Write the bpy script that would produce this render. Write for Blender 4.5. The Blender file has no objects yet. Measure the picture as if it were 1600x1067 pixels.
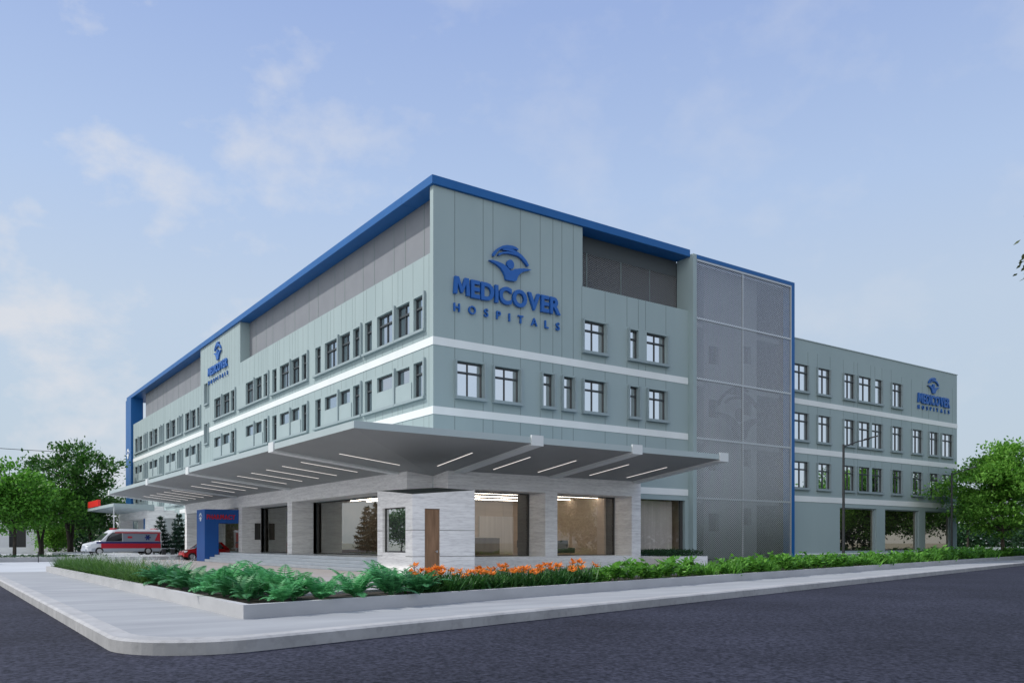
import bpy, bmesh, math, random
from mathutils import Vector, Matrix
R_ = math.radians
random.seed(7)
scene = bpy.context.scene
COL = scene.collection

# ------------------------------------------------------------------ helpers
class MB:
    def __init__(s): s.v=[]; s.f=[]; s.m=[]; s.sm=[]
    def add(s, vs, fs, mi=0, smooth=False):
        o=len(s.v); s.v+= [tuple(p) for p in vs]
        for f in fs: s.f.append([i+o for i in f]); s.m.append(mi); s.sm.append(smooth)
    def quad(s, *p, mi=0): s.add(p,[list(range(len(p)))],mi)
    def box(s,x0,x1,y0,y1,z0,z1,mi=0):
        if x0>x1: x0,x1=x1,x0
        if y0>y1: y0,y1=y1,y0
        if z0>z1: z0,z1=z1,z0
        v=[(x0,y0,z0),(x1,y0,z0),(x1,y1,z0),(x0,y1,z0),(x0,y0,z1),(x1,y0,z1),(x1,y1,z1),(x0,y1,z1)]
        s.add(v,[(3,2,1,0),(4,5,6,7),(0,1,5,4),(1,2,6,5),(2,3,7,6),(3,0,4,7)],mi)
    def fbox(s,F,a0,a1,d0,d1,z0,z1,mi=0):
        if F=='R': s.box(a0,a1,d0,d1,z0,z1,mi)
        else: s.box(d0,d1,a0,a1,z0,z1,mi)
    def prism(s, pts, vec, mi=0, smooth=False):
        n=len(pts); a=[Vector(p) for p in pts]; b=[p+Vector(vec) for p in a]
        s.add(a+b,[list(range(n))[::-1],[n+i for i in range(n)]],mi)
        s.add(a+b,[(i,(i+1)%n,n+(i+1)%n,n+i) for i in range(n)],mi,smooth)
    def cyl(s,p0,p1,r0,r1=None,n=8,mi=0,caps=True,smooth=True):
        if r1 is None: r1=r0
        p0=Vector(p0);p1=Vector(p1);d=(p1-p0)
        if d.length<1e-6: return
        d.normalize(); u=d.orthogonal().normalized(); w=d.cross(u)
        vs=[]
        for p,r in ((p0,r0),(p1,r1)):
            for i in range(n):
                t=2*math.pi*i/n; vs.append(p+(u*math.cos(t)+w*math.sin(t))*r)
        s.add(vs,[(i,(i+1)%n,n+(i+1)%n,n+i) for i in range(n)],mi,smooth)
        if caps: s.add(vs,[list(range(n))[::-1],[n+i for i in range(n)]],mi)
    def loft(s,secs,mi=0,smooth=False,caps=True):
        n=len(secs[0]); vs=[p for c in secs for p in c]; fs=[]
        for k in range(len(secs)-1):
            for i in range(n):
                j=(i+1)%n; fs.append((k*n+i,k*n+j,(k+1)*n+j,(k+1)*n+i))
        s.add(vs,fs,mi,smooth)
        if caps: s.add(vs,[list(range(n))[::-1],[(len(secs)-1)*n+i for i in range(n)]],mi)
    def mesh(s,name,mats,fix=True):
        me=bpy.data.meshes.new(name); me.from_pydata(s.v,[],s.f)
        for m in (mats if isinstance(mats,(list,tuple)) else [mats]): me.materials.append(m)
        me.polygons.foreach_set('material_index',s.m); me.polygons.foreach_set('use_smooth',s.sm)
        if fix:
            bm=bmesh.new(); bm.from_mesh(me); bmesh.ops.recalc_face_normals(bm,faces=bm.faces[:]); bm.to_mesh(me); bm.free()
        me.update(); return me
    def build(s,name,mats,parent=None,fix=True,bevel=0):
        o=bpy.data.objects.new(name,s.mesh(name,mats,fix)); COL.objects.link(o)
        if parent is not None: attach(o,parent)
        if bevel:
            b=o.modifiers.new('Bevel','BEVEL'); b.width=bevel; b.segments=2; b.limit_method='ANGLE'
        return o

WORLD={}   # origin of every unrotated parent, so parts can be modelled in world coordinates
def origin(o):
    p=Vector((0,0,0))
    while o is not None: p+=Vector(o.location); o=o.parent
    return p
def attach(o,parent):
    o.parent=parent; o.location=-origin(parent)
def local(o,parent):
    o.parent=parent; o.location=(0,0,0); return o
def tag(o,label=None,cat=None,group=None,kind=None):
    if label: o['label']=label
    if cat: o['category']=cat
    if group: o['group']=group
    if kind: o['kind']=kind
    return o
def thing(name,label,cat,loc=(0,0,0),rz=0,group=None):
    o=bpy.data.objects.new(name,None); COL.objects.link(o); o.empty_display_size=.3
    o.location=loc; o.rotation_euler=(0,0,rz); return tag(o,label,cat,group)
def structure(name,mb,mat,**k):
    o=mb.build(name,mat,**k); o['kind']='structure'; return o
def dup(o,parent=None,label=None):
    c=o.copy(); COL.objects.link(c)
    if parent is not None: c.parent=parent
    if label: c['label']=label
    for ch in list(o.children): dup(ch,c)
    return c
ORD=['first','second','third','fourth','fifth','sixth','seventh','eighth','ninth','tenth','eleventh','twelfth','thirteenth','fourteenth','fifteenth','sixteenth','seventeenth','eighteenth','nineteenth','twentieth']
TENS={20:'twenty',30:'thirty',40:'forty',50:'fifty',60:'sixty',70:'seventy',80:'eighty',90:'ninety'}
def ordn(i):
    if i<20: return ORD[i]
    n=i+1; t=n//10*10; r=n%10
    return {30:'thirtieth',40:'fortieth',50:'fiftieth',60:'sixtieth',70:'seventieth',80:'eightieth',90:'ninetieth'}.get(n) or TENS[t]+'-'+ORD[r-1]

# ------------------------------------------------------------------ materials
def newmat(name):
    m=bpy.data.materials.new(name); m.use_nodes=True; nt=m.node_tree; b=nt.nodes['Principled BSDF']; return m,nt,b
def setb(b,col=None,rough=None,metal=None,spec=None,emit=None,es=None):
    if col: b.inputs['Base Color'].default_value=(*col,1)
    if rough is not None: b.inputs['Roughness'].default_value=rough
    if metal is not None: b.inputs['Metallic'].default_value=metal
    if spec is not None: b.inputs['Specular IOR Level'].default_value=spec
    if emit: b.inputs['Emission Color'].default_value=(*emit,1); b.inputs['Emission Strength'].default_value=es
def plain(name,col,rough=.6,metal=0,spec=.5,emit=None,es=0):
    m,nt,b=newmat(name); setb(b,col,rough,metal,spec,emit,es); return m
def noisy(name,c0,c1,scale=(1,1,1),nscale=1,detail=5,rough=.7,bump=0,bscale=None,lo=.35,hi=.65,spec=.4,distort=0,extra=None):
    m,nt,b=newmat(name); N=nt.nodes; L=nt.links
    g=N.new('ShaderNodeNewGeometry'); mp=N.new('ShaderNodeMapping'); mp.inputs['Scale'].default_value=scale
    L.new(g.outputs['Position'],mp.inputs['Vector'])
    n=N.new('ShaderNodeTexNoise'); n.inputs['Scale'].default_value=nscale; n.inputs['Detail'].default_value=detail; n.inputs['Distortion'].default_value=distort
    L.new(mp.outputs[0],n.inputs['Vector'])
    r=N.new('ShaderNodeValToRGB'); r.color_ramp.elements[0].position=lo; r.color_ramp.elements[1].position=hi
    r.color_ramp.elements[0].color=(*c0,1); r.color_ramp.elements[1].color=(*c1,1)
    L.new(n.outputs['Fac'],r.inputs[0]); out=r.outputs[0]
    if extra:   # a second layer: (scale vec, noise scale, colour multiplier, lo, hi)
        mp2=N.new('ShaderNodeMapping'); mp2.inputs['Scale'].default_value=extra[0]; L.new(g.outputs['Position'],mp2.inputs['Vector'])
        n2=N.new('ShaderNodeTexNoise'); n2.inputs['Scale'].default_value=extra[1]; n2.inputs['Detail'].default_value=4; L.new(mp2.outputs[0],n2.inputs['Vector'])
        r2=N.new('ShaderNodeValToRGB'); r2.color_ramp.elements[0].position=extra[3]; r2.color_ramp.elements[1].position=extra[4]
        r2.color_ramp.elements[0].color=(*extra[2],1); r2.color_ramp.elements[1].color=(1,1,1,1); L.new(n2.outputs['Fac'],r2.inputs[0])
        mx=N.new('ShaderNodeMix'); mx.data_type='RGBA'; mx.blend_type='MULTIPLY'; mx.inputs['Factor'].default_value=1
        L.new(out,mx.inputs[6]); L.new(r2.outputs[0],mx.inputs[7]); out=mx.outputs[2]
    L.new(out,b.inputs['Base Color']); setb(b,rough=rough,spec=spec)
    if bump:
        bn=N.new('ShaderNodeTexNoise'); bn.inputs['Scale'].default_value=bscale or 30; bn.inputs['Detail'].default_value=3; L.new(g.outputs['Position'],bn.inputs['Vector'])
        bp=N.new('ShaderNodeBump'); bp.inputs['Strength'].default_value=bump; bp.inputs['Distance'].default_value=.02
        L.new(bn.outputs['Fac'],bp.inputs['Height']); L.new(bp.outputs[0],b.inputs['Normal'])
    return m
def leafmat(name,c0,c1,trans=.3):
    m,nt,b=newmat(name); N=nt.nodes; L=nt.links
    g=N.new('ShaderNodeNewGeometry')
    r=N.new('ShaderNodeValToRGB'); r.color_ramp.elements[0].color=(*c0,1); r.color_ramp.elements[1].color=(*c1,1)
    L.new(g.outputs['Random Per Island'],r.inputs[0]); L.new(r.outputs[0],b.inputs['Base Color']); setb(b,rough=.5,spec=.3)
    t=N.new('ShaderNodeBsdfTranslucent'); L.new(r.outputs[0],t.inputs[0])
    mx=N.new('ShaderNodeMixShader'); mx.inputs[0].default_value=trans
    L.new(b.outputs[0],mx.inputs[1]); L.new(t.outputs[0],mx.inputs[2]); L.new(mx.outputs[0],N['Material Output'].inputs[0])
    return m
def mirror_glass(name,tint,dark,fac,rough=.015):
    m,nt,b=newmat(name); N=nt.nodes; L=nt.links
    setb(b,dark,.3)
    gl=N.new('ShaderNodeBsdfGlossy'); gl.inputs[0].default_value=(*tint,1); gl.inputs['Roughness'].default_value=rough
    mx=N.new('ShaderNodeMixShader'); mx.inputs[0].default_value=fac
    L.new(b.outputs[0],mx.inputs[1]); L.new(gl.outputs[0],mx.inputs[2]); L.new(mx.outputs[0],N['Material Output'].inputs[0]); return m
def clear_glass(name,tint,fac,gtint=(.9,.9,.9)):
    m,nt,b=newmat(name); N=nt.nodes; L=nt.links
    tr=N.new('ShaderNodeBsdfTransparent'); tr.inputs[0].default_value=(*tint,1)
    gl=N.new('ShaderNodeBsdfGlossy'); gl.inputs[0].default_value=(*gtint,1); gl.inputs['Roughness'].default_value=.01
    mx=N.new('ShaderNodeMixShader'); mx.inputs[0].default_value=fac
    L.new(tr.outputs[0],mx.inputs[1]); L.new(gl.outputs[0],mx.inputs[2]); L.new(mx.outputs[0],N['Material Output'].inputs[0]); return m

M={}
M['wall']=noisy('painted_wall',(.305,.388,.405),(.33,.415,.43),(1,1,.5),.35,4,.75,.05,60)
M['groove']=plain('wall_joint',(.20,.25,.255),.8)
M['panel']=noisy('infill_panel',(.315,.395,.415),(.335,.415,.435),(1,1,1),.6,3,.7)
M['white']=noisy('white_band_paint',(.73,.77,.78),(.77,.81,.82),(1,1,.4),.7,4,.65)
M['surround']=noisy('surround_paint',(.265,.335,.36),(.285,.355,.38),(1,1,1),.8,3,.65)
M['mullion']=plain('dark_window_frame',(.05,.058,.065),.45)
M['pane']=mirror_glass('window_glass',(.80,.88,.95),(.03,.04,.05),.62)
M['pane_bright']=mirror_glass('street_side_glass',(.97,.98,1.0),(.04,.05,.06),.86)
M['shop_glass']=mirror_glass('tinted_shop_glass',(.60,.52,.42),(.03,.028,.025),.72)
M['clear']=clear_glass('lobby_glass',(.90,.88,.86),.13,(.95,.95,.92))
M['blue']=noisy('blue_paint',(.004,.098,.315),(.006,.11,.35),(1,1,1),.5,3,.45)
M['blue_dark']=noisy('portal_blue_paint',(.010,.085,.34),(.012,.10,.38),(1,1,1),.5,3,.5)
M['logo']=plain('sign_blue',(.008,.105,.40),.45)
M['logo_light']=plain('sign_white',(.82,.86,.9),.5)
M['red_letter']=plain('sign_red',(.55,.015,.03),.45)
M['red_sign']=plain('red_sign_face',(.75,.02,.015),.5)
M['stone']=noisy('travertine',(.76,.765,.775),(.93,.935,.94),(.35,.35,5.0),1.6,8,.55,.04,40,.36,.66,.35,.6,extra=((1.2,1.2,9),2.2,(.87,.865,.87),.38,.52))
M['stone_joint']=plain('stone_joint',(.2,.2,.2),.8)
M['step']=noisy('step_stone',(.52,.57,.62),(.60,.65,.70),(1,1,1),.8,4,.35)
M['concrete']=noisy('pavement_concrete',(.27,.285,.305),(.34,.355,.375),(.25,1.6,1),.9,6,.75,.10,45,.35,.68,.3,.3,extra=((1,1,1),.5,(.90,.90,.91),.35,.6))
M['kerb']=noisy('kerb_concrete',(.31,.315,.325),(.39,.395,.405),(1,1,1),1.3,6,.8,.15,50,extra=((1,1,1),7,(.86,.86,.86),.32,.5))
M['planter']=noisy('planter_concrete',(.37,.378,.395),(.42,.428,.445),(1,1,2),1.1,6,.8,.12,50)
M['paving']=noisy('forecourt_paving',(.30,.285,.29),(.35,.335,.34),(1,1,1),.6,5,.6,.06,40)
M['drive']=noisy('driveway_concrete',(.40,.43,.47),(.46,.49,.53),(1,1,1),.4,5,.7)
M['soil']=noisy('soil',(.02,.017,.013),(.05,.04,.03),(1,1,1),6,5,.95,.4,40)
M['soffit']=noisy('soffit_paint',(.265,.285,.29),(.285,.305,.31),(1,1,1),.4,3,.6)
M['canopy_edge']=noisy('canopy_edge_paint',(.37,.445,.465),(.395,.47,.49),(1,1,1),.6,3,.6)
M['rib']=plain('canopy_rib_paint',(.72,.76,.77),.6)
M['rib_cap']=plain('rib_cap_paint',(.62,.66,.68),.6)
M['strip']=plain('light_strip',(.9,.9,.85),.5,emit=(1,.91,.85),es=.6)
M['screen_panel']=noisy('perforated_screen_paint',(.205,.218,.245),(.222,.236,.262),(1,1,1),.8,3,.6)
M['screen_dark']=plain('plant_room_wall',(.075,.09,.10),.8)
M['lattice']=plain('expanded_metal',(.62,.61,.60),.28,.9)
M['lattice_dark']=plain('expanded_metal_grey',(.24,.25,.265),.5,.0)
M['lattice_rail']=plain('mesh_rail',(.50,.52,.54),.4,.5)
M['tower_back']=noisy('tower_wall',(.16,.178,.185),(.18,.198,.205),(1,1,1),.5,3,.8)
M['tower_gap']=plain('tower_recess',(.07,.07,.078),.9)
M['emblem_grey']=plain('grey_emblem_sheet',(.035,.037,.042),.7)
M['door']=noisy('door_wood',(.17,.095,.05),(.30,.18,.105),(9,9,.7),1.6,6,.5,.05,60,.3,.7)
M['metal']=plain('brushed_metal',(.6,.6,.6),.3,1)
M['pole']=plain('lamp_black',(.02,.022,.025),.45)
M['dark']=plain('dark_cladding',(.045,.045,.043),.7)
M['room_wall']=noisy('lobby_timber',(.50,.41,.32),(.56,.465,.37),(.4,.4,3),1.2,4,.5)
M['room_pale']=plain('lobby_pale_wall',(.60,.56,.50),.7)
M['room_floor']=plain('lobby_floor',(.30,.25,.20),.3)
M['room_ceiling']=plain('lobby_ceiling',(.62,.56,.48),.8)
M['room_brown']=noisy('brown_panelling',(.13,.10,.075),(.16,.125,.095),(3,3,.4),1,3,.6)
M['cove']=plain('cove_light',(1,.9,.75),.5,emit=(1,.91,.80),es=8)
M['blind']=noisy('pale_blind',(.56,.53,.50),(.64,.61,.58),(6,6,.2),1,3,.8)
M['coping']=plain('cabin_roof_sheet',(.045,.065,.06),.6)
M['bark']=noisy('bark',(.07,.055,.045),(.13,.105,.085),(4,4,1),2,5,.9,.4,30)
M['bark_dark']=noisy('dark_bark',(.03,.026,.022),(.06,.05,.042),(4,4,1),2,5,.9,.4,30)
M['leaf_bright']=leafmat('bright_leaf',(.075,.23,.025),(.23,.48,.075),.42)
M['leaf_mid']=leafmat('mid_leaf',(.05,.18,.02),(.15,.38,.05),.38)
M['leaf_dark']=leafmat('dark_leaf',(.02,.08,.015),(.085,.22,.04),.3)
M['leaf_olive']=leafmat('olive_leaf',(.05,.075,.03),(.13,.15,.06),.3)
M['needle']=leafmat('needle',(.012,.04,.028),(.035,.085,.055),.15)
M['fern']=leafmat('fern_leaf',(.04,.22,.07),(.15,.50,.20),.4)
M['fern_deep']=leafmat('deep_fern_leaf',(.02,.11,.04),(.08,.30,.11),.3)
M['broad']=leafmat('broad_leaf',(.045,.16,.02),(.17,.42,.06),.36)
M['grass']=leafmat('grass_blade',(.03,.10,.015),(.11,.24,.045),.35)
M['plume']=leafmat('grass_plume',(.55,.58,.60),(.75,.78,.80),.4)
M['lily_leaf']=leafmat('lily_leaf',(.018,.075,.018),(.06,.19,.04),.25)
M['petal']=leafmat('orange_petal',(.70,.16,.02),(.85,.30,.05),.35)
M['hedge']=leafmat('hedge_leaf',(.012,.05,.015),(.035,.10,.03),.2)
M['van_white']=plain('van_white_paint',(.62,.65,.70),.25)
M['van_silver']=plain('van_silver_paint',(.36,.40,.47),.3)
M['van_panel']=plain('van_panel_paint',(.20,.23,.29),.3)
M['van_red']=plain('van_red_paint',(.42,.012,.03),.3)
M['van_blue']=plain('van_blue_paint',(.01,.025,.14),.3)
M['car_red']=plain('car_red_paint',(.40,.010,.012),.2)
M['car_glass']=mirror_glass('vehicle_glass',(.7,.75,.8),(.012,.016,.018),.35)
M['tyre']=plain('tyre_rubber',(.012,.012,.013),.85)
M['rim']=plain('wheel_rim',(.55,.56,.58),.35,.6)
M['lamp_glass']=plain('headlight_lens',(.75,.78,.8),.1)
M['house']=noisy('house_render',(.70,.71,.72),(.78,.79,.80),(1,1,1),.5,3,.8)
M['roof_dark']=plain('house_roof',(.09,.09,.11),.8)

def asphalt():
    m,nt,b=newmat('asphalt'); N=nt.nodes; L=nt.links
    g=N.new('ShaderNodeNewGeometry')
    def noise(s,d=3,scl=None):
        n=N.new('ShaderNodeTexNoise'); n.inputs['Scale'].default_value=s; n.inputs['Detail'].default_value=d
        if scl:
            mp=N.new('ShaderNodeMapping'); mp.inputs['Scale'].default_value=scl; L.new(g.outputs['Position'],mp.inputs[0]); L.new(mp.outputs[0],n.inputs['Vector'])
        else: L.new(g.outputs['Position'],n.inputs['Vector'])
        return n
    def ramp(n,p0,p1,c0,c1):
        r=N.new('ShaderNodeValToRGB'); e=r.color_ramp.elements; e[0].position=p0;e[1].position=p1;e[0].color=(*c0,1);e[1].color=(*c1,1); L.new(n.outputs['Fac'],r.inputs[0]); return r
    fine=ramp(noise(17,6),.34,.68,(.009,.0105,.018),(.048,.051,.076))
    big=ramp(noise(.25,4),.3,.7,(.72,.72,.72),(1.15,1.15,1.15))
    spk=ramp(noise(30,2),.70,.78,(0,0,0),(.07,.07,.08))
    mx=N.new('ShaderNodeMix'); mx.data_type='RGBA'; mx.blend_type='MULTIPLY'; mx.inputs['Factor'].default_value=1
    L.new(fine.outputs[0],mx.inputs[6]); L.new(big.outputs[0],mx.inputs[7])
    ad=N.new('ShaderNodeMix'); ad.data_type='RGBA'; ad.blend_type='ADD'; ad.inputs['Factor'].default_value=1
    L.new(mx.outputs[2],ad.inputs[6]); L.new(spk.outputs[0],ad.inputs[7]); L.new(ad.outputs[2],b.inputs['Base Color'])
    bp=N.new('ShaderNodeBump'); bp.inputs['Strength'].default_value=.35; bp.inputs['Distance'].default_value=.01
    L.new(noise(60,3).outputs['Fac'],bp.inputs['Height']); L.new(bp.outputs[0],b.inputs['Normal'])
    setb(b,rough=.85,spec=.13); return m
M['asphalt']=asphalt()

# ------------------------------------------------------------------ camera, world, sun
D=43.; CX,CY=-D*.4978,-D*.8723
cam=bpy.data.cameras.new('camera'); co=bpy.data.objects.new('camera',cam); COL.objects.link(co)
co.location=(CX,CY,1.3); co.rotation_euler=(R_(90),0,-math.atan2(.5755,.8176))
cam.sensor_width=36; cam.lens=1295/1600*36; cam.shift_y=(848-533.5)/1600; cam.clip_end=4000; cam.clip_start=.1
scene.camera=co
AZ=R_(-50); EL=R_(49)
sdir=Vector((math.sin(AZ)*math.cos(EL),math.cos(AZ)*math.cos(EL),math.sin(EL)))
sl=bpy.data.lights.new('sun','SUN'); sl.energy=2.5; sl.angle=R_(.9); sl.color=(1,.95,.88)
so=bpy.data.objects.new('sun',sl); COL.objects.link(so); so.rotation_euler=sdir.to_track_quat('Z','Y').to_euler(); so.location=(-60,60,90)
w=bpy.data.worlds.new('World'); scene.world=w; w.use_nodes=True; nt=w.node_tree; N=nt.nodes; L=nt.links
bg=N['Background']; bg.inputs[1].default_value=.15
sky=N.new('ShaderNodeTexSky'); sky.sky_type='NISHITA'; sky.sun_disc=False; sky.sun_elevation=EL; sky.sun_rotation=AZ
sky.air_density=1.0; sky.dust_density=.9; sky.ozone_density=1.6; sky.altitude=0
tc=N.new('ShaderNodeTexCoord'); DIR=tc.outputs['Generated']
def ramp(fac,p0,p1,c0,c1):
    r=N.new('ShaderNodeValToRGB'); e=r.color_ramp.elements; e[0].position=p0; e[1].position=p1; e[0].color=(*c0,1); e[1].color=(*c1,1); L.new(fac,r.inputs[0]); return r.outputs[0]
def dot(v):
    d=N.new('ShaderNodeVectorMath'); d.operation='DOT_PRODUCT'; d.inputs[1].default_value=v; L.new(DIR,d.inputs[0]); return d.outputs['Value']
def mix(fac,A,Bc,blend='MIX'):
    m=N.new('ShaderNodeMix'); m.data_type='RGBA'; m.blend_type=blend
    for sock,val in ((m.inputs['Factor'],fac),(m.inputs[6],A),(m.inputs[7],Bc)):
        if isinstance(val,(int,float)): sock.default_value=val
        elif isinstance(val,tuple): sock.default_value=(*val,1)
        else: L.new(val,sock)
    return m.outputs[2]
def noise(scale,zs,loc,detail=9,rough=.58):
    mp=N.new('ShaderNodeMapping'); mp.inputs['Scale'].default_value=(1,1,zs); mp.inputs['Location'].default_value=loc; L.new(DIR,mp.inputs[0])
    n=N.new('ShaderNodeTexNoise'); n.inputs['Scale'].default_value=scale; n.inputs['Detail'].default_value=detail; n.inputs['Roughness'].default_value=rough; L.new(mp.outputs[0],n.inputs['Vector']); return n.outputs['Fac']
sx=N.new('ShaderNodeSeparateXYZ'); L.new(DIR,sx.inputs[0])
# thin high haze over the clear sky: blue overhead, grey towards the horizon
hr=N.new('ShaderNodeValToRGB'); L.new(sx.outputs['Z'],hr.inputs[0]); he=hr.color_ramp.elements
for k,(p,c) in enumerate(((0.0,(.47,.53,.60)),(.15,(.485,.575,.675)),(.26,(.495,.59,.72)),(.38,(.425,.545,.765)),(.54,(.315,.425,.71)))):
    if k<2: e=he[k]; e.position=p
    else: e=he.new(p)
    e.color=(*c,1)
hz=hr.outputs[0]
hz=mix(1.0,hz,(5.35,5.35,5.35),'MULTIPLY')
col=mix(.92,sky.outputs[0],hz)
# bright sky area added out of view, to lighten faces turned left
added_glow=ramp(dot((-.87,-.48,.1)),.15,.75,(0,0,0),(.9,.9,.9))
col=mix(added_glow,col,(7.0,7.05,7.0))
# soft small clouds, mostly towards the left of the building
west=ramp(dot((-.8177,.5758,.0)),-.05,.5,(.22,.22,.22),(1,1,1))
puff=ramp(noise(8.5,1.5,(.9,.35,.2)),.49,.66,(0,0,0),(.75,.75,.75))
col=mix(mix(1.0,puff,west,'MULTIPLY'),col,(3.75,3.8,4.0))
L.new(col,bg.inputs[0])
scene.view_settings.view_transform='Standard'; scene.view_settings.look='None'; scene.view_settings.exposure=0.40; scene.view_settings.gamma=1
try:
    scene.cycles.max_bounces=8; scene.cycles.transparent_max_bounces=16
except Exception: pass

# ------------------------------------------------------------------ ground
def street(x,off=0): return -26.07+.2526*(x+17.69)+off*1.0314   # kerb line along the street; off = metres towards the building
mb=MB(); mb.quad((-3000,-3000,-.26),(3000,-3000,-.26),(3000,3000,-.26),(-3000,3000,-.26)); 
structure('ground',mb,noisy('far_ground',(.20,.21,.17),(.26,.26,.22),(1,1,1),.05,4,.9))
mb=MB(); mb.quad((-60,-80,-.2),(400,-80,-.2),(400,street(400,1)+0,-.2),(-18,street(-18,1),-.2),(-18,140,-.2),(-60,140,-.2))
structure('road',mb,M['asphalt'])
# pavement slab with rounded street corner
def rounded(off):
    # outline of the kerb, offset inwards by off, from far left round the corner to far right
    pts=[(-19.35+off,5.9)]
    A=Vector((-19.35+off,street(-19.35+off,off))); d1=Vector((0,1)); d2=Vector((.9695,.2449))
    rad=1.35-off*.4; ang=d1.angle(d2); t=rad/math.tan(ang/2)
    p1=A+d1*t; p2=A+d2*t; c=p1+Vector((rad,0))
    a0=-math.pi; a1=math.atan2(p2.y-c.y,p2.x-c.x)
    if a1>0: a1-=2*math.pi
    for i in range(15):
        a=a0+(a1-a0)*i/14; pts.append((c.x+rad*math.cos(a),c.y+rad*math.sin(a)))
    pts.append((390,street(390,off))); return pts
KW=.32
outer=rounded(0); mid=rounded(.05); inner=rounded(KW)
kb=MB()
for z0,z1,A,B in ((-.25,-.03,outer,outer),(-.03,.0,outer,mid),(.0,.0,mid,inner),(.0,-.1,inner,inner)):
    n=len(A); kb.add([(x,y,z0) for x,y in A]+[(x,y,z1) for x,y in B],[(i,i+1,n+i+1,n+i) for i in range(n-1)])
structure('kerb',kb,M['kerb'])
pv=MB(); back=[(390,street(390,2.55)),(-16.9,street(-16.9,2.55)),(-16.9,5.9)]
pv.prism([(x,y,-.25) for x,y in inner+back],(0,0,.246)); structure('pavement',pv,M['concrete'])
# driveway (left) and forecourt
mb=MB(); mb.prism([(-19.35,5.95,-.25),(-10,5.95,-.25),(-10,140,-.25),(-19.35,140,-.25)],(0,0,.14)); structure('driveway',mb,M['drive'])
mb=MB(); mb.prism([(-15.0,street(-15,4.6),-.25),(390,street(390,4.6),-.25),(390,140,-.25),(-9.99,140,-.25),(-9.99,5.9,-.25),(-15.0,5.9,-.25)],(0,0,.15)); structure('forecourt',mb,M['paving'])
mb=MB(); mb.prism([(19.5,street(19.5,4.75),-.098),(120,street(120,4.75),-.098),(120,30,-.098),(54,30,-.098),(54,-.08,-.098),(19.5,-.45,-.098)],(0,0,.02)); structure('added_lawn',mb,noisy('added_lawn_grass',(.018,.045,.012),(.04,.085,.022),(1,1,1),3,5,.95,.5,40))  # dark grass added behind the plants to cut light bounced onto the wing
mb=MB(); mb.box(-9.8,0,36,78,-.1,.2); structure('ambulance_bay',mb,M['drive'])

# ------------------------------------------------------------------ the hospital
B=thing('hospital_building','large grey-green hospital block with blue roof edge, white bands and stone-clad ground floor','building',(0,0,-.1))
def facade(mb,F,a0,a1,z0,z1,holes,depth=.32,mi=0,at=0.0):
    A=sorted(set([a0,a1]+[h[0] for h in holes]+[h[1] for h in holes])); Z=sorted(set([z0,z1]+[h[2] for h in holes]+[h[3] for h in holes]))
    A=[a for a in A if a0<=a<=a1]; Z=[z for z in Z if z0<=z<=z1]
    P=(lambda a,d,z:(a,at+d,z)) if F=='R' else (lambda a,d,z:(at+d,a,z))
    # greedy: one strip per z row, merging runs of solid cells
    for k in range(len(Z)-1):
        zc=(Z[k]+Z[k+1])/2; run=None
        for i in range(len(A)-1):
            ac=(A[i]+A[i+1])/2
            solid=not any(h[0]<ac<h[1] and h[2]<zc<h[3] for h in holes)
            if solid and run is None: run=A[i]
            if (not solid) and run is not None:
                mb.quad(P(run,0,Z[k]),P(A[i],0,Z[k]),P(A[i],0,Z[k+1]),P(run,0,Z[k+1]),mi=mi); run=None
        if run is not None: mb.quad(P(run,0,Z[k]),P(A[-1],0,Z[k]),P(A[-1],0,Z[k+1]),P(run,0,Z[k+1]),mi=mi)
    for h in holes:
        b0,b1,c0,c1=h[:4]; dd=h[4] if len(h)>4 else depth
        mb.quad(P(b0,0,c0),P(b0,dd,c0),P(b0,dd,c1),P(b0,0,c1),mi=mi); mb.quad(P(b1,0,c0),P(b1,dd,c0),P(b1,dd,c1),P(b1,0,c1),mi=mi)
        mb.quad(P(b0,0,c0),P(b1,0,c0),P(b1,dd,c0),P(b0,dd,c0),mi=mi); mb.quad(P(b0,0,c1),P(b1,0,c1),P(b1,dd,c1),P(b0,dd,c1),mi=mi)

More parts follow.
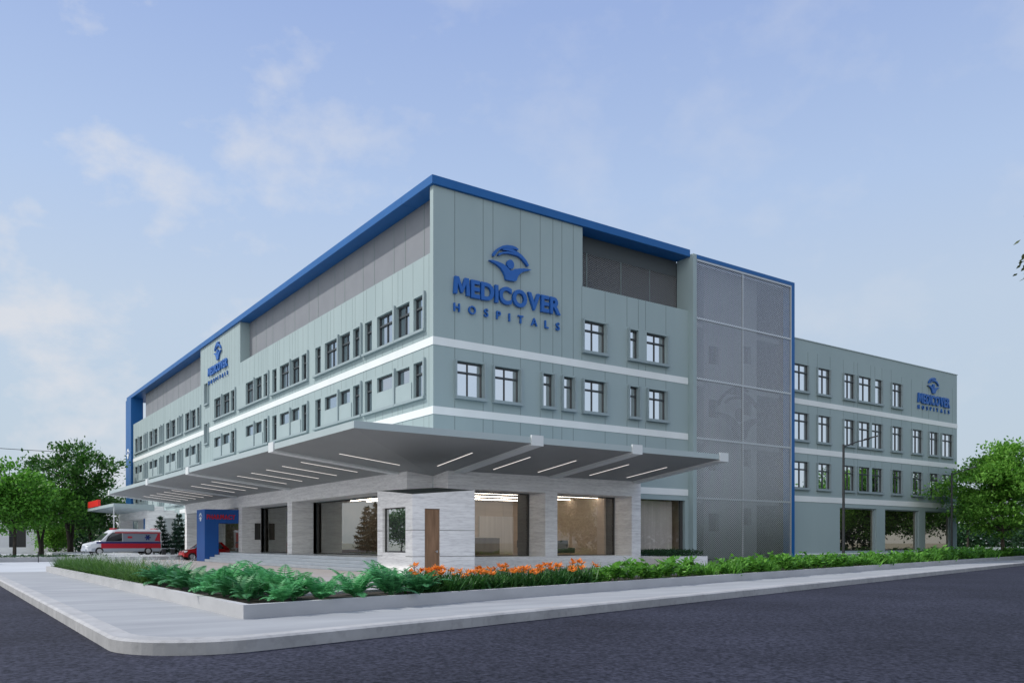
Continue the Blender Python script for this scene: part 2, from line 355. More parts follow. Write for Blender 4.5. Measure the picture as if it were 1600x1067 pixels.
def window(parent,F,a0,a1,z0,z1,pane,fin=(.16,.16,.18,.06),proud=.22,transom=.70,vert=True,at=0.0,small=False,dep=.30,pr=None):
    """opening a0..a1 x z0..z1, with a proud surround: fin = left, right, bottom, top thickness"""
    l,r,b,t=fin; s=MB(); pr=proud if pr is None else pr; e0=dep-.01
    e=.003
    if l: s.fbox(F,a0-l,a0+e,at-proud,at+.05,z0,z1+.02)
    if r: s.fbox(F,a1-e,a1+r,at-pr,at+.05,z0,z1+.02)
    if b: s.fbox(F,a0-l,a1+r,at-proud-.05,at+.05,z0-b,z0)
    if t: s.fbox(F,a0+e,a1-e,at-.03,at+.05,z1,z1+t)
    if not s.v: s.fbox(F,a0+.002,a1-.002,at+.02,at+.10,z0+.001,z0+.03)
    o=s.build('window',M['surround'],parent)
    p=MB(); d=at+dep; q=((a0,d,z0),(a1,d,z0),(a1,d,z1),(a0,d,z1)) if F=='R' else ((d,a0,z0),(d,a1,z0),(d,a1,z1),(d,a0,z1))
    p.quad(*q); p.build('pane',pane,o)
    m=MB(); fw=.05
    m.fbox(F,a0,a0+fw,at+dep-.07,at+e0,z0,z1); m.fbox(F,a1-fw,a1,at+dep-.07,at+e0,z0,z1)
    m.fbox(F,a0+fw,a1-fw,at+dep-.07,at+e0,z0,z0+fw); m.fbox(F,a0+fw,a1-fw,at+dep-.07,at+e0,z1-.09,z1)
    if not small:
        zt=z0+(z1-z0)*transom; m.fbox(F,a0+fw,a1-fw,at+dep-.10,at+e0,zt-.045,zt+.045)
        if vert:
            c=(a0+a1)/2; m.fbox(F,c-.025,c+.025,at+dep-.06,at+dep-.014,z0+fw,zt-.045); m.fbox(F,c-.025,c+.025,at+dep-.06,at+dep-.014,zt+.045,z1-.09)
    m.build('mullion',M['mullion'],o)
    return o

def subtract(z0,z1,cuts):
    segs=[(z0,z1)]
    for c0,c1 in cuts:
        ns=[]
        for s0,s1 in segs:
            if c1<=s0 or c0>=s1: ns.append((s0,s1)); continue
            if c0>s0: ns.append((s0,c0))
            if c1<s1: ns.append((c1,s1))
        segs=ns
    return [s for s in segs if s[1]-s[0]>.05]

BANDS=((11.60,12.02),(8.0,8.41),(4.37,4.78))
ROWS={'A':(12.62,14.45),'B':(9.06,10.95),'C':(5.4,7.3)}
# --- street face (y = 0)
RA=[(10.08,11.9),(13.72,14.6),(15.30,17.05)]
RB=[(1.34,3.12),(3.74,5.53),(7.04,7.9),(8.53,9.42),(10.08,11.9),(13.72,14.6),(15.31,17.05)]
holesR=[(a,b,*ROWS['A']) for a,b in RA]+[(a,b,*ROWS['B']) for a,b in RB]
wallR=MB(); facade(wallR,'R',0,10.04,8.2,19.86,[h for h in holesR if h[0]<10.0])
facade(wallR,'R',10.04,19.05,8.2,16.40,[h for h in holesR if h[0]>10.0])
facade(wallR,'R',0,19.05,-.1,8.2,[(13.55,18.72,.62,4.05,.3),(1.6,6.17,.57,4.05,.02),(7.01,12.6,.57,4.05,.02)])
wallR.box(10.04,10.07,0.0,1.03,16.4,19.86)                       # side of the high corner panel
wallR.quad((10.04,0,16.4),(19.05,0,16.4),(19.05,1.03,16.4),(10.04,1.03,16.4))
wallR.box(.01,10.03,.30,.34,16.4,19.86)
# --- forecourt face (x = 0)
mods=[]
for b in (.8,8.6,17.2,25.3):
    mods.append([(b,b+.12,'f'),(b+.36,b+1.35,'n'),(b+1.8,b+3.38,'w'),(b+3.41,b+3.53,'f'),(b+3.85,b+5.8,'w'),(b+6.48,b+7.45,'n')])
mods.append([(33.7,33.82,'f'),(34.05,35.3,'n'),(35.6,37.7,'w'),(37.75,37.87,'f'),(38.25,40.35,'w')])
mods.append([(44.78,44.9,'f'),(45.2,46.4,'n'),(46.8,48.55,'w'),(48.58,48.7,'f'),(48.95,50.9,'w')])
for b in (51.66,60.1,68.4):
    mods.append([(b,b+.12,'f'),(b+.3,b+1.25,'n'),(b+1.3,b+1.42,'f'),(b+1.6,b+2.6,'n'),(b+3.3,b+5.25,'w'),(b+5.3,b+5.42,'f'),(b+5.75,b+7.6,'w')])
holesL=[]; winsL=[]
for k,m in enumerate(mods):
    for a,b,t in m:
        if t=='f': continue
        winsL.append((a,b,*ROWS['A'],t,k,'A')); holesL.append((a,b,*ROWS['A']))
        zb=(ROWS['B'][0],ROWS['B'][1]) if t=='n' else (10.02,ROWS['B'][1]-.05)
        winsL.append((a,b,*zb,t,k,'B')); holesL.append((a,b,*zb))
        if k>=5:
            zc=ROWS['C'] if t=='n' else (6.35,7.25)
            winsL.append((a,b,*zc,t,k,'C')); holesL.append((a,b,*zc))
NAR=[(42.1,43.3,14.35,16.3),(42.1,43.3,10.65,12.5)]; holesL+=NAR
wallL=MB(); LEND=77.0
facade(wallL,'L',.34,32.57,8.2,16.42,[h for h in holesL if h[1]<32.7])
facade(wallL,'L',32.57,44.97,8.2,19.86,[h for h in holesL if 32.5<h[0]<44.9 and h[1]<45])
facade(wallL,'L',44.97,LEND,8.2,16.42,[h for h in holesL if h[0]>44.9 and h[2]>8.2])
facade(wallL,'L',.0,.34,8.2,19.86,[])
GL=[(2.2,16.38,.57,4.05,.25),(17.26,27.24,.57,4.05,.25),(28.09,44.0,.57,4.05,.25)]
facade(wallL,'L',.0,LEND,-.1,8.2,[h for h in holesL if h[3]<8.2]+GL)
wallL.quad((0,.34,16.42),(0,32.57,16.42),(.8,32.57,16.42),(.8,.34,16.42)); wallL.quad((0,44.97,16.42),(0,LEND,16.42),(4,LEND,16.42),(4,44.97,16.42))
wallL.quad((0,32.57,16.42),(.82,32.57,16.42),(.82,32.57,19.86),(0,32.57,19.86)); wallL.quad((0,44.97,16.42),(.82,44.97,16.42),(.82,44.97,19.86),(0,44.97,19.86))
wallL.quad((0,LEND,-.1),(30,LEND,-.1),(30,LEND,16.42),(0,LEND,16.42))
wallL.quad((30,LEND,-.1),(30,.0,-.1),(30,0,16.4),(30,LEND,16.4))
mb=MB(); mb.box(1.0,29,1.2,76,16.36,16.40); mb.box(5,28.5,6,70,16.4,19.6); mb.build('upper_roof',M['screen_dark'],B)
# grooves in the cladding
random.seed(3)
for x in (1.3,3.09,3.73,5.57,6.95,7.86,8.52,9.37,11.84,13.62,14.58,15.19,16.98):
    top=19.86 if x<10 else 16.38
    cuts=[(h[2]-.24,h[3]+.1) for h in holesR if h[0]-.25<x<h[1]+.25]+[(a,b) for a,b in BANDS]
    for s0,s1 in subtract(6.2,top,cuts): wallR.box(x-.022,x+.022,-.004,.01,s0,s1,1)
wallR.box(10.0,10.035,-.004,.01,12.05,16.4,1)
y=.45
gl=[]
while y<LEND-.4:
    gl.append(y); y+=random.choice((.42,.55,.7,.95,1.2))
for y in gl:
    top=19.86 if 32.7<y<44.8 else 16.38
    cuts=[(h[2]-.3,h[3]+.1) for h in holesL if h[0]-.3<y<h[1]+.3]+[(a,b) for a,b in BANDS]
    for m in mods:
        if m[0][0]-.05<y<m[-1][1]+.1: cuts+= [(8.85,11.05)]
    for s0,s1 in subtract(5.6,top,cuts): wallL.box(-.004,.01,y-.016,y+.016,s0,s1,1)
wallR.build('street_wall',[M['wall'],M['groove']],B,fix=False); wallL.build('forecourt_wall',[M['wall'],M['groove']],B,fix=False)
for k,(z0,z1) in enumerate(BANDS):
    b=MB(); b.box(-.03,18.98,-.03,0.02,z0,z1); b.build('band',M['white'],B)
    b=MB()
    if k==0: b.box(-.03,.02,.021,41.9,z0,z1); b.box(-.03,.02,43.5,LEND,z0,z1)
    elif k==1: b.box(-.03,.02,.021,LEND,z0,z1)
    else: b.box(-.03,.02,44.8,53,z0,z1)
    b.build('band',M['white'],B)
# windows on the street face
random.seed(5)
for a,b in RA+RB: pass
for (a,b),row in [(x,'A') for x in RA]+[(x,'B') for x in RB]:
    z0,z1=ROWS[row]
    if row=='A' and a>13:
        fin=(.08,0,.16,.0) if a<14 else (0,.11,.16,.0)
    else: fin=(.08,.11,.16,0)
    window(B,'R',a,b,z0,z1,M['pane_bright'],fin,.2,.70,b-a>1,dep=.27,pr=.15)
mb=MB(); mb.box(14.602,15.298,-.228,.05,12.46,12.618); mb.build('sill',M['surround'],B)
# windows on the forecourt face
for a,b,z0,z1,t,k,row in winsL:
    if row=='A' or t=='n': window(B,'L',a,b,z0,z1,M['pane'],(0,0,0,0),.0,.68,t=='w',dep=.24)
    else: window(B,'L',a,b,z0,z1,M['pane'],(0,0,0,0),.0,.6,False,small=True,dep=.2)
for h in NAR: window(B,'L',*h,M['pane'],(.12,.12,.14,.08),.12,.72,False)
# ledges, fins and infill panels of the forecourt face
for k,m in enumerate(mods):
    lo=m[0][0]; hi=m[-1][1]+.15
    midf=[i for i,e in enumerate(m) if e[2]=='f'][-1]
    for row in (('A','B') if k<5 else ('A','B','C')):
        z0,z1=ROWS[row]; s=MB()
        for a,b,t in m:
            if t=='f': s.box(-.125,.03,a,b,z0-.02,z1+.12)
        f=m[midf]
        s.box(-.17,.03,lo,f[0]-.03,z0-.16,z0-.021); s.box(-.17,.03,f[0]+.0,hi,z0-.16,z0-.021)
        s.build('window_ledge',M['surround'],B)
        if row!='A':
            q=MB()
            for a,b,t in m:
                if t=='w': q.box(-.05,.02,a-.28,b+.015,z0,z0+.93)
            q.build('infill_panel',M['panel'],B)
# roof edge (fascia + soffit), blue end leg
r=MB(); r.box(-.15,19.05,-.15,3.2,19.87,20.33); r.box(-.15,3.2,3.2,80.6,19.87,20.33); r.build('roof_edge',M['blue'],B,bevel=.02)
r=MB(); r.box(-.25,1.2,77.2,80.6,-.1,19.865); r.build('end_leg',M['blue'],B)
# roof-level screens behind the recesses
s=MB(); s.box(.80,.86,.35,32.56,16.43,19.86); s.box(.80,.86,44.98,73.6,16.43,19.86)
for y in [1.2,2.4,4.6,6.0,8.6,10.2,13.0,14.6,17.5,19.2,22,24.1,26.8,28.4,30.9,47,49,52,53.8,57,59.5,62.4,64,67,69.5,71.8]: s.box(.788,.81,y-.03,y+.03,16.43,19.86,1)
s.build('roof_screen',[M['screen_panel'],M['groove']],B)
s=MB(); s.box(10.07,19.05,1.30,1.36,16.43,19.86); s.box(10.07,19.0,1.03,1.10,18.85,19.86); s.build('plant_room_wall',M['screen_dark'],B)
def lattice(mb,x0,x1,z0,z1,y,cw,ch,t,dep):
    nx=int(round((x1-x0)/cw)); nz=int(round((z1-z0)/ch)); cw=(x1-x0)/nx; ch=(z1-z0)/nz
    for i in range(nz):
        for j in range(nx):
            xa=x0+j*cw; za=z0+i*ch; xm=xa+cw/2; zm=za+ch/2
            for (xs,zs,xe,ze) in ((xa,za,xm,zm),(xm,zm,xa+cw,za)):
                mb.add([(xs,y,zs),(xe,y,ze),(xe,y+dep,ze+t),(xs,y+dep,zs+t)],[(0,1,2,3)])
            for (xs,zs,xe,ze) in ((xa,za+ch,xm,zm),(xm,zm,xa+cw,za+ch)):
                mb.add([(xs,y,zs),(xe,y,ze),(xe,y+dep,ze+t),(xs,y+dep,zs+t)],[(0,1,2,3)])
s=MB(); lattice(s,10.08,19.0,16.43,18.85,1.03,.19,.13,.05,.03); o=s.build('mesh_screen',M['lattice_dark'],B,fix=False)
sj=MB()
for x in (11.25,14.05,16.55): sj.box(x-.03,x+.03,1.0,1.03,16.43,18.85)
sj.build('screen_rail',M['groove'],o)

# --- mesh tower
T=B
TX0,TX1=19.05,29.62; TY=-.4
m=MB(); m.box(TX0,TX0+.33,TY,1.03,-.1,20.02); m.build('fin_wall',M['wall'],T)
m=MB(); m.box(TX0+.33,TX1,TY,.3,19.76,20.02); m.box(TX1-.36,TX1,TY,.3,-.1,19.76); m.build('mesh_frame',M['blue'],T)
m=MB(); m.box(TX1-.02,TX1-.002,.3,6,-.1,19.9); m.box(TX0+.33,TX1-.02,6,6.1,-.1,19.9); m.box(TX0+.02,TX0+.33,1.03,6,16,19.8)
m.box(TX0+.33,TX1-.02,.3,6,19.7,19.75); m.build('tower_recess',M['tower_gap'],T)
m=MB(); hs=[]
for zb in (15.4-1.5,10.3,6.7,3.2-.6):
    for x,dz in ((21.6,0),(25.0,.45)): hs.append((x,x+1.0,zb+dz-.5,zb+dz+.7))
facade(m,'R',21.1,26.6,-.1,19.7,hs,.3,at=.55); m.quad((21.1,.55,-.1),(21.1,2.5,-.1),(21.1,2.5,19.7),(21.1,.55,19.7)); m.build('stair_wall',M['tower_back'],T,fix=False)
for h in hs:
    m=MB(); m.quad((h[0],.84,h[2]),(h[1],.84,h[2]),(h[1],.84,h[3]),(h[0],.84,h[3])); m.build('stair_window',M['dark'],T)
m=MB()
for zs in (4.22,8.12,11.99,15.91): m.box(TX0+.4,TX1-.4,.62,2.2,zs-.2,zs+.1)
m.build('floor_slab',M['tower_back'],T)
m=MB(); lattice(m,TX0+.36,TX1-.36,.25,19.74,TY+.05,.215,.135,.034,.003); ms=m.build('mesh_screen',M['lattice'],T,fix=False)
m=MB()
for zs in (4.22,8.12,11.99,15.91): m.box(TX0+.36,TX1-.38,TY+.005,TY+.045,zs-.06,zs+.06)
m.box(23.92,24.02,TY+.012,TY+.042,.1,19.74); m.box(TX1-.46,TX1-.37,TY-.01,TY+.05,.1,19.74); m.box(TX0+.36,TX1-.38,TY+.005,TY+.05,19.62,19.74); m.build('mesh_rail',M['lattice_rail'],ms)

# --- emblem outline (unit: x -1..1, origin at the foot of the figure)
def onR(px,py):
    a=(px-800)/1295; b=(848-py)/1295; rx=a*.8177+.5755; ry=a*-.5758+.8176; t=-CY/ry; return CX+t*rx,1.3+t*b
def zz(pts): return [onR(690+x/7.115,370+y/7.115) for x,y in pts]
EMB=[zz([(505,272),(545,272),(605,290),(660,315),(705,352),(740,388),(760,386),(790,372),(840,366),(900,366),(974,380),(940,390),(890,400),(850,422),(825,452),(808,500),(790,508),(740,500),(690,488),(682,450),(665,405),(635,360),(590,322),(545,295)]),
     zz([(548,222),(552,195),(575,165),(610,135),(650,115),(700,105),(760,112),(800,128),(832,152),(822,165),(790,152),(740,142),(690,136),(640,148),(600,172),(575,205),(562,228)]),
     zz([(650,150),(700,136),(760,148),(820,180),(870,220),(915,270),(948,335),(932,342),(905,305),(870,262),(820,220),(770,190),(720,170),(660,160)]),
     zz([(605,212),(622,192),(660,180),(710,176),(760,188),(800,206),(845,235),(800,220),(750,205),(700,198),(650,203),(618,222)])]
HEAD=onR(690+742/7.115,370+320/7.115); HR=.235
ex0,ex1=3.3,6.2; ez0=15.7
def emblem(mb,F,cx,z0,width,d0,d1):
    s=width/(ex1-ex0)
    sg=1 if F=='R' else -1
    def P(x,z,d):
        a=cx+sg*(x-(ex0+ex1)/2)*s; zz_=z0+(z-ez0)*s
        return (a,d,zz_) if F=='R' else (d,a,zz_)
    vec=(0,d1-d0,0) if F=='R' else (d1-d0,0,0)
    for k,poly in enumerate(EMB): mb.prism([P(x,z,d0+(.004*k if d1>d0 else -.004*k)) for x,z in poly],vec)
    mb.prism([P(HEAD[0]+HR*math.cos(t*math.pi/10),HEAD[1]+HR*1.1*math.sin(t*math.pi/10),d0) for t in range(20)],vec)
def textmesh(txt,bold=.0,spacing=1.0):
    cu=bpy.data.curves.new('lettering','FONT'); cu.body=txt; cu.size=1; cu.offset=bold; cu.space_character=spacing; cu.resolution_u=4
    ob=bpy.data.objects.new('lettering',cu); COL.objects.link(ob)
    dg=bpy.context.evaluated_depsgraph_get(); dg.update(); me=bpy.data.meshes.new_from_object(ob.evaluated_get(dg))
    if txt=='M' and bold>.02:
        h=.73; bpy.data.objects.remove(ob); bpy.data.meshes.remove(me)
        return [(0,0),(.17,0),(.20,.47),(.37,.08),(.46,.08),(.63,.47),(.66,0),(.83,0),(.77,h),(.57,h),(.415,.33),(.26,h),(.06,h)],[list(range(13))]
    vs=[tuple(v.co) for v in me.vertices]; fs=[list(p.vertices) for p in me.polygons]
    bpy.data.objects.remove(ob); bpy.data.meshes.remove(me); return vs,fs
def lettering(name,txt,F,a0,a1,z0,z1,d0,d1,mat,parent,bold=.02,spacing=1.0):
    """raised letters, each a part of its own, set in the rectangle a0..a1 x z0..z1 (a0 = left as read)"""
    G=[textmesh(c,bold) for c in txt]; gap=.10*spacing; pos=[]; x=0
    for vs,fs in G:
        lo=min(v[0] for v in vs); hi=max(v[0] for v in vs); pos.append(x-lo); x+=hi-lo+gap
    W=x-gap; y0=min(v[1] for v in textmesh('E',bold)[0]); y1=max(v[1] for v in textmesh('E',bold)[0])
    for (vs,fs),px in zip(G,pos):
        def P(v,d):
            a=a0+(a1-a0)*(v[0]+px)/W; z=z0+(z1-z0)*(v[1]-y0)/(y1-y0); return (a,d,z) if F=='R' else (d,a,z)
        bm=bmesh.new(); bv=[bm.verts.new(P(v,d0)) for v in vs]
        for f in fs:
            try: bm.faces.new([bv[i] for i in f])
            except ValueError: pass
        r=bmesh.ops.extrude_face_region(bm,geom=bm.faces[:]); ve=[e for e in r['geom'] if isinstance(e,bmesh.types.BMVert)]
        bmesh.ops.translate(bm,verts=ve,vec=(0,d1-d0,0) if F=='R' else (d1-d0,0,0)); bmesh.ops.recalc_face_normals(bm,faces=bm.faces[:])
        me=bpy.data.meshes.new('letter'); bm.to_mesh(me); bm.free(); me.materials.append(mat)
        o=bpy.data.objects.new('letter',me); COL.objects.link(o); attach(o,parent)
def sign(label,F,a0,a1,zm0,zm1,zh0,zh1,ecx,ez,ew,th):
    loc=((a0+a1)/2,-.02,zh0) if F=='R' else (-.02,(a0+a1)/2,zh0)
    t=thing('wall_sign',label,'sign',loc,group='blue hospital name signs on the facade')
    e=MB(); emblem(e,F,ecx,ez,ew,-.03-th,-.03); e.build('emblem',M['logo'],t)
    lettering('name_lettering','MEDICOVER',F,a0,a1,zm0,zm1,-.03-th,-.03,M['logo'],t,.036,.6)
    lettering('lower_lettering','HOSPITALS',F,a0+(a1-a0)*.005,a1-(a1-a0)*.005,zh0,zh1,-.03-th*.7,-.03,M['logo'],t,.012,9.0)
    return t
sign('largest blue raised sign reading MEDICOVER HOSPITALS under a figure emblem, on the corner panel','R',1.15,8.3,14.37,15.32,13.50,13.93,4.78,15.72,2.9,.16)
sign('blue sign reading MEDICOVER HOSPITALS on the tall panel of the sunlit long forecourt side','L',42.0,35.9,16.75,17.5,16.0,16.35,38.9,17.8,2.4,.12)
sign('blue sign reading MEDICOVER HOSPITALS at the far right end of the low wing','R',46.75,51.97,13.12,13.95,12.62,12.95,49.25,14.15,2.0,.12)
t=thing('wall_sign','small white figure emblem high on the blue end leg of the facade','sign',(-.26,79,11.4),group='white emblems on blue portals')
e=MB(); emblem(e,'L',79.0,12.2,1.9,-.31,-.255); e.build('emblem',M['logo_light'],t)
e=MB(); emblem(e,'R',23.75,8.35,5.4,TY+.125,TY+.145); eo=e.build('emblem',M['emblem_grey'],ms)
eo['label']='large dark grey figure emblem showing through the metal mesh'

# --- stone portico (ground floor)
st=MB()
st.box(-1.5,0.0,.05,44.75,4.06,4.98); PIERL=[(.05,2.2),(16.38,17.26),(27.24,28.09),(44.03,44.75)]
for a,b in PIERL: st.box(-1.499,.24,a,b,-.1,4.06)
st.build('stone_beam_and_piers',M['stone'],B)
st=MB(); st.box(0.0,13.33,-1.5,0.0,4.06,4.98)
for a,b in ((0.02,1.6),(6.17,7.01),(12.6,13.33)): st.box(a,b,-1.499,-.002,.57,4.06)
st.box(0.0,13.33,-1.502,-.003,-.1,.57); st.build('stone_beam_and_piers',M['stone'],B)
sp=MB(); sp.box(-2.98,.2,-2.0,28.0,-.1,.57)
for k in range(3): sp.box(-4.1+.37*k,-3.73+.37*k+.002*(2-k),-2.0-.001*k,28.0+.001*k,-.1,.07+.167*k)
sp.box(-1.6,.2,28.0,30.0,-.1,.57)
tag(sp.build('entrance_steps',M['step']),'wide pale stone entrance steps rising to the glazed ground floor','steps')
lw=MB(); lw.fbox('L',27.19,27.238,-.5,-.06,1.55,2.85); lw.build('ticket_window',M['dark'],B)
# glazing + interior
for a,b,z0,z1,_ in GL:
    f=MB(); f.box(.25,.45,a,a+.12,z0,z1); f.box(.25,.45,b-.25,b,z0,z1); f.box(.25,.33,a+.12,b-.25,z0,z0+.06); f.box(.25,.33,a+.12,b-.25,z1-.08,z1)
    o=f.build('shop_window',M['dark'],B); p=MB(); p.quad((.29,a+.12,z0),(.29,b-.25,z0),(.29,b-.25,z1),(.29,a+.12,z1)); p.build('pane',clear_glass('forecourt_glass',(.88,.88,.84),.34,(.95,1,.97)),o)
for a,b in ((1.6,6.17),(7.01,12.6)):
    f=MB(); f.box(a,a+.08,.0,.1,.57,4.05); f.box(b-.1,b,0,.12,.57,4.05); f.box(a+.08,b-.1,0,.08,.57,.62); f.box(a+.08,b-.1,0,.08,3.98,4.05)
    o=f.build('shop_window',M['dark'],B); p=MB(); p.quad((a+.08,.05,.57),(b-.1,.05,.57),(b-.1,.05,4.05),(a+.08,.05,4.05)); p.build('pane',M['clear'],o)
    f=MB(); f.box(b-.12,b-.002,.13,.95,.57,4.05); f.build('jamb_panel',M['dark'],B)
f=MB(); f.box(13.55,13.62,.2,.3,.62,4.05); f.box(18.5,18.72,.2,.34,.62,4.05); f.box(13.62,18.5,.2,.3,.62,.68)
o=f.build('shop_window',M['dark'],B); p=MB(); p.quad((13.62,.25,.62),(18.5,.25,.62),(18.5,.25,4.05),(13.62,.25,4.05)); p.build('pane',M['clear'],o)
f=MB(); f.box(15.3,18.3,.75,.8,.62,4.0); f.build('blind',M['blind'],B)
f=MB(); f.box(.3,18.9,.3,44.6,.45,.56); f.build('lobby_floor',M['room_floor'],B)
f=MB(); f.box(.34,18.9,.31,44.6,4.10,4.2); f.build('lobby_ceiling',M['room_ceiling'],B)
f=MB(); f.box(3.2,12.3,9.0,9.15,.57,4.1); f.box(18.85,18.95,.35,16,.57,4.1); f.box(12.3,12.45,.6,9.15,.57,4.1); f.box(12.45,18.9,3.2,3.35,.57,4.1)
for x in (4.6,6.2,8.4,9.2,10.6): f.box(x-.02,x+.02,8.98,9.0,.57,4.1)
f.build('lobby_wall',M['room_wall'],B)
f=MB(); f.box(8.6,11.4,8.9,8.97,.57,3.1); f.build('glazed_partition',M['blind'],B)
f=MB(); f.box(6.5,6.7,9.16,14.0,.57,4.1); f.build('lobby_wall',M['room_pale'],B)
f=MB(); f.box(.6,6.5,14.0,14.2,.57,4.1); f.box(.6,.75,12.9,14.0,.57,4.1); f.box(2.0,2.2,17.3,44.5,.57,4.1); f.box(.5,2,27.3,27.5,.57,4.1); f.build('lobby_wall',M['room_brown'],B)
f=MB()
for y in (1.2,3.9,6.6): f.box(1.9,12.4,y,y+.07,4.05,4.098)
for x in (1.4,2.6,3.8): f.box(x,x+.07,9.3,13.5,4.05,4.098)
f.build('cove_light',M['cove'],B)

t=thing('reception_desk','long timber reception desk inside the lit lobby behind the right glass','desk',(6,6,.57))
f=MB(); f.box(3.8,8.4,6.2,6.9,.57,1.62); f.build('desk_front',M['room_brown'],t); f=MB(); f.box(3.7,8.5,6.1,7.0,1.62,1.68); f.build('desk_top',M['room_pale'],t)
for k,(x,y) in enumerate(((8.0,2.2),(10.2,2.2))):
    t=thing('lobby_sofa','low dark sofa in the lobby behind the right glass, %s one'%('left','right')[k],'sofa',(x,y,.57),0,'lobby sofas')
    f=MB(); f.box(-.8,.8,-.4,.4,.12,.45); local(f.build('seat',M['dark'],bevel=.04),t); f=MB(); f.box(-.8,.8,.28,.45,.451,.9); local(f.build('backrest',M['dark'],bevel=.04),t)
# --- right wing
Wg=thing('hospital_wing','lower four-storey grey-green wing with white bands right of the metal mesh screen','building',(41,0,-.1))
WA=[(29.95,31.75),(32.85,34.47),(36.17,37.62),(38.1,39.95),(40.55,41.48),(42.84,44.4)]
WB=[(29.95,31.75),(32.85,34.47),(36.17,37.62),(38.1,39.75),(40.1,41.48),(42.84,44.4),(45.9,47.52),(48.62,50.13),(50.66,52.57)]
WROW={'A':(12.45,14.4),'B':(8.85,10.85),'C':(5.35,7.28)}
hw=[(a,b,*WROW['A']) for a,b in WA]+[(a,b,*WROW[r]) for r in 'BC' for a,b in WB]
SF=[(35.75,40.71,.62,4.02,.3),(41.96,47.09,.62,4.02,.3),(48.09,52.5,.62,4.02,.3)]
mb=MB(); facade(mb,'R',29.63,53.4,-.1,16.2,hw+SF); mb.quad((53.4,0,-.1),(53.4,22,-.1),(53.4,22,16.2),(53.4,0,16.2)); mb.quad((29.63,0,16.2),(53.4,0,16.2),(53.4,22,16.2),(29.63,22,16.2)); mb.quad((29.63,22,-.1),(53.4,22,-.1),(53.4,22,16.2),(29.63,22,16.2))
wingmb=mb
mb=MB(); mb.box(29.64,53.45,-.05,.3,16.2,16.26); mb.build('coping',M['canopy_edge'],Wg)
for z0,z1 in ((11.47,11.86),(7.88,8.29),(4.34,4.76)):
    mb=MB(); mb.box(29.64,53.43,-.03,.02,z0,z1); mb.build('band',M['white'],Wg)
mb=MB(); mb.box(29.64,53.45,-.06,.02,.44,.52); mb.build('plinth_line',M['white'],Wg)
for row,LST in (('A',WA),('B',WB),('C',WB)):
    z0,z1=WROW[row]
    for i,(a,b) in enumerate(LST):
        pair=(3,4)
        fin=(.08,.12,.16,0)
        if i==3: fin=(.08,0,.16,0)
        if i==4: fin=(0,.12,.16,0)
        window(Wg,'R',a,b,z0,z1,M['pane_bright'],fin,.13,.70,b-a>1.35,dep=.13,pr=.09)
    g0,g1=LST[3][1],LST[4][0]
    mb=MB(); mb.box(g0+.002,g1-.002,-.148,.05,z0-.16,z0-.002); mb.build('sill',M['surround'],Wg)
random.seed(11)
for x in (31.75,32.9,34.5,36.2,37.6,38.1,39.9,40.5,41.5,42.85,44.4,45.9,47.6,48.6,50.2,52.6):
    top=15.4 if x<44 else 15.0
    cuts=[(h[2]-.25,h[3]+.08) for h in hw if h[0]-.2<x<h[1]+.2]+[(11.45,11.88),(7.86,8.31),(4.3,4.8)]
    for s0,s1 in subtract(5.0,top,cuts): wingmb.box(x-.02,x+.02,-.004,.01,s0,s1,1)
wingmb.build('wing_wall',[M['wall'],M['groove']],Wg,fix=False)
for a,b,z0,z1,_ in SF:
    f=MB(); f.box(a,a+.07,.15,.28,z0,z1); f.box(b-.2,b,.12,.28,z0,z1); f.box(a+.07,b-.2,.15,.28,z1-.08,z1); f.box(a+.07,b-.2,.15,.28,z0,z0+.08)
    o=f.build('shop_window',M['surround'],Wg); p=MB(); p.quad((a,.25,z0),(b,.25,z0),(b,.25,z1),(a,.25,z1)); p.build('pane',M['shop_glass'],o)

# ------------------------------------------------------------------ entrance canopy
C=thing('entrance_canopy','wide grey folded entrance canopy wrapping the building corner with slim soffit lights','canopy',(-4,-4,4.8))
def sz(d): return 4.78-.1136*d      # soffit height at distance d (negative outwards)
CE=-8.1; XR=13.3; YL=44.75; ZT=5.98
cz=sz(CE)
m=MB()
v=[(CE,CE,cz),(XR,CE,cz),(XR,0,4.78),(0,0,4.78),(0,YL,4.78),(CE,YL,cz)]
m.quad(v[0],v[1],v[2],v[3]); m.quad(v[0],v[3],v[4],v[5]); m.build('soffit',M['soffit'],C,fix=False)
m=MB(); t=.02
top=[(CE,CE,ZT),(XR,CE,ZT),(XR,0,ZT),(0,0,ZT),(0,YL,ZT),(CE,YL,ZT)]
m.quad(*top[:4]); m.quad(top[0],top[3],top[4],top[5])
m.quad(v[0],v[1],top[1],top[0]); m.quad(v[0],v[5],top[5],top[0]); m.quad(v[1],v[2],top[2],top[1]); m.quad(v[5],v[4],top[4],top[5])
m.build('canopy_shell',M['canopy_edge'],C,fix=False)
def ribR(X,w=.6):
    m=MB(); a,b=CE+.02,-1.52
    m.prism([(X-w/2,a,sz(a)-.10),(X-w/2,b,sz(b)-.10),(X-w/2,b,sz(b)+.02),(X-w/2,a,sz(a)+.02)],(w,0,0)); o=m.build('rib',M['rib'],C)
    m=MB(); m.box(X-w/2-.03,X+w/2+.03,CE-.06,CE+.019,cz-.10,ZT+.08); m.build('rib_cap',M['rib_cap'],o)
def ribL(Y,w=.6):
    m=MB(); a,b=CE+.02,-1.52
    m.prism([(a,Y-w/2,sz(a)-.10),(b,Y-w/2,sz(b)-.10),(b,Y-w/2,sz(b)+.02),(a,Y-w/2,sz(a)+.02)],(0,w,0)); o=m.build('rib',M['rib'],C)
    m=MB(); m.box(CE-.06,CE+.019,Y-w/2-.03,Y+w/2+.03,cz-.10,ZT+.08); m.build('rib_cap',M['rib_cap'],o)
for X in (.64,6.7,12.97): ribR(X)
for Y in (1.18,16.77,28.55): ribL(Y)
ribL(44.42)
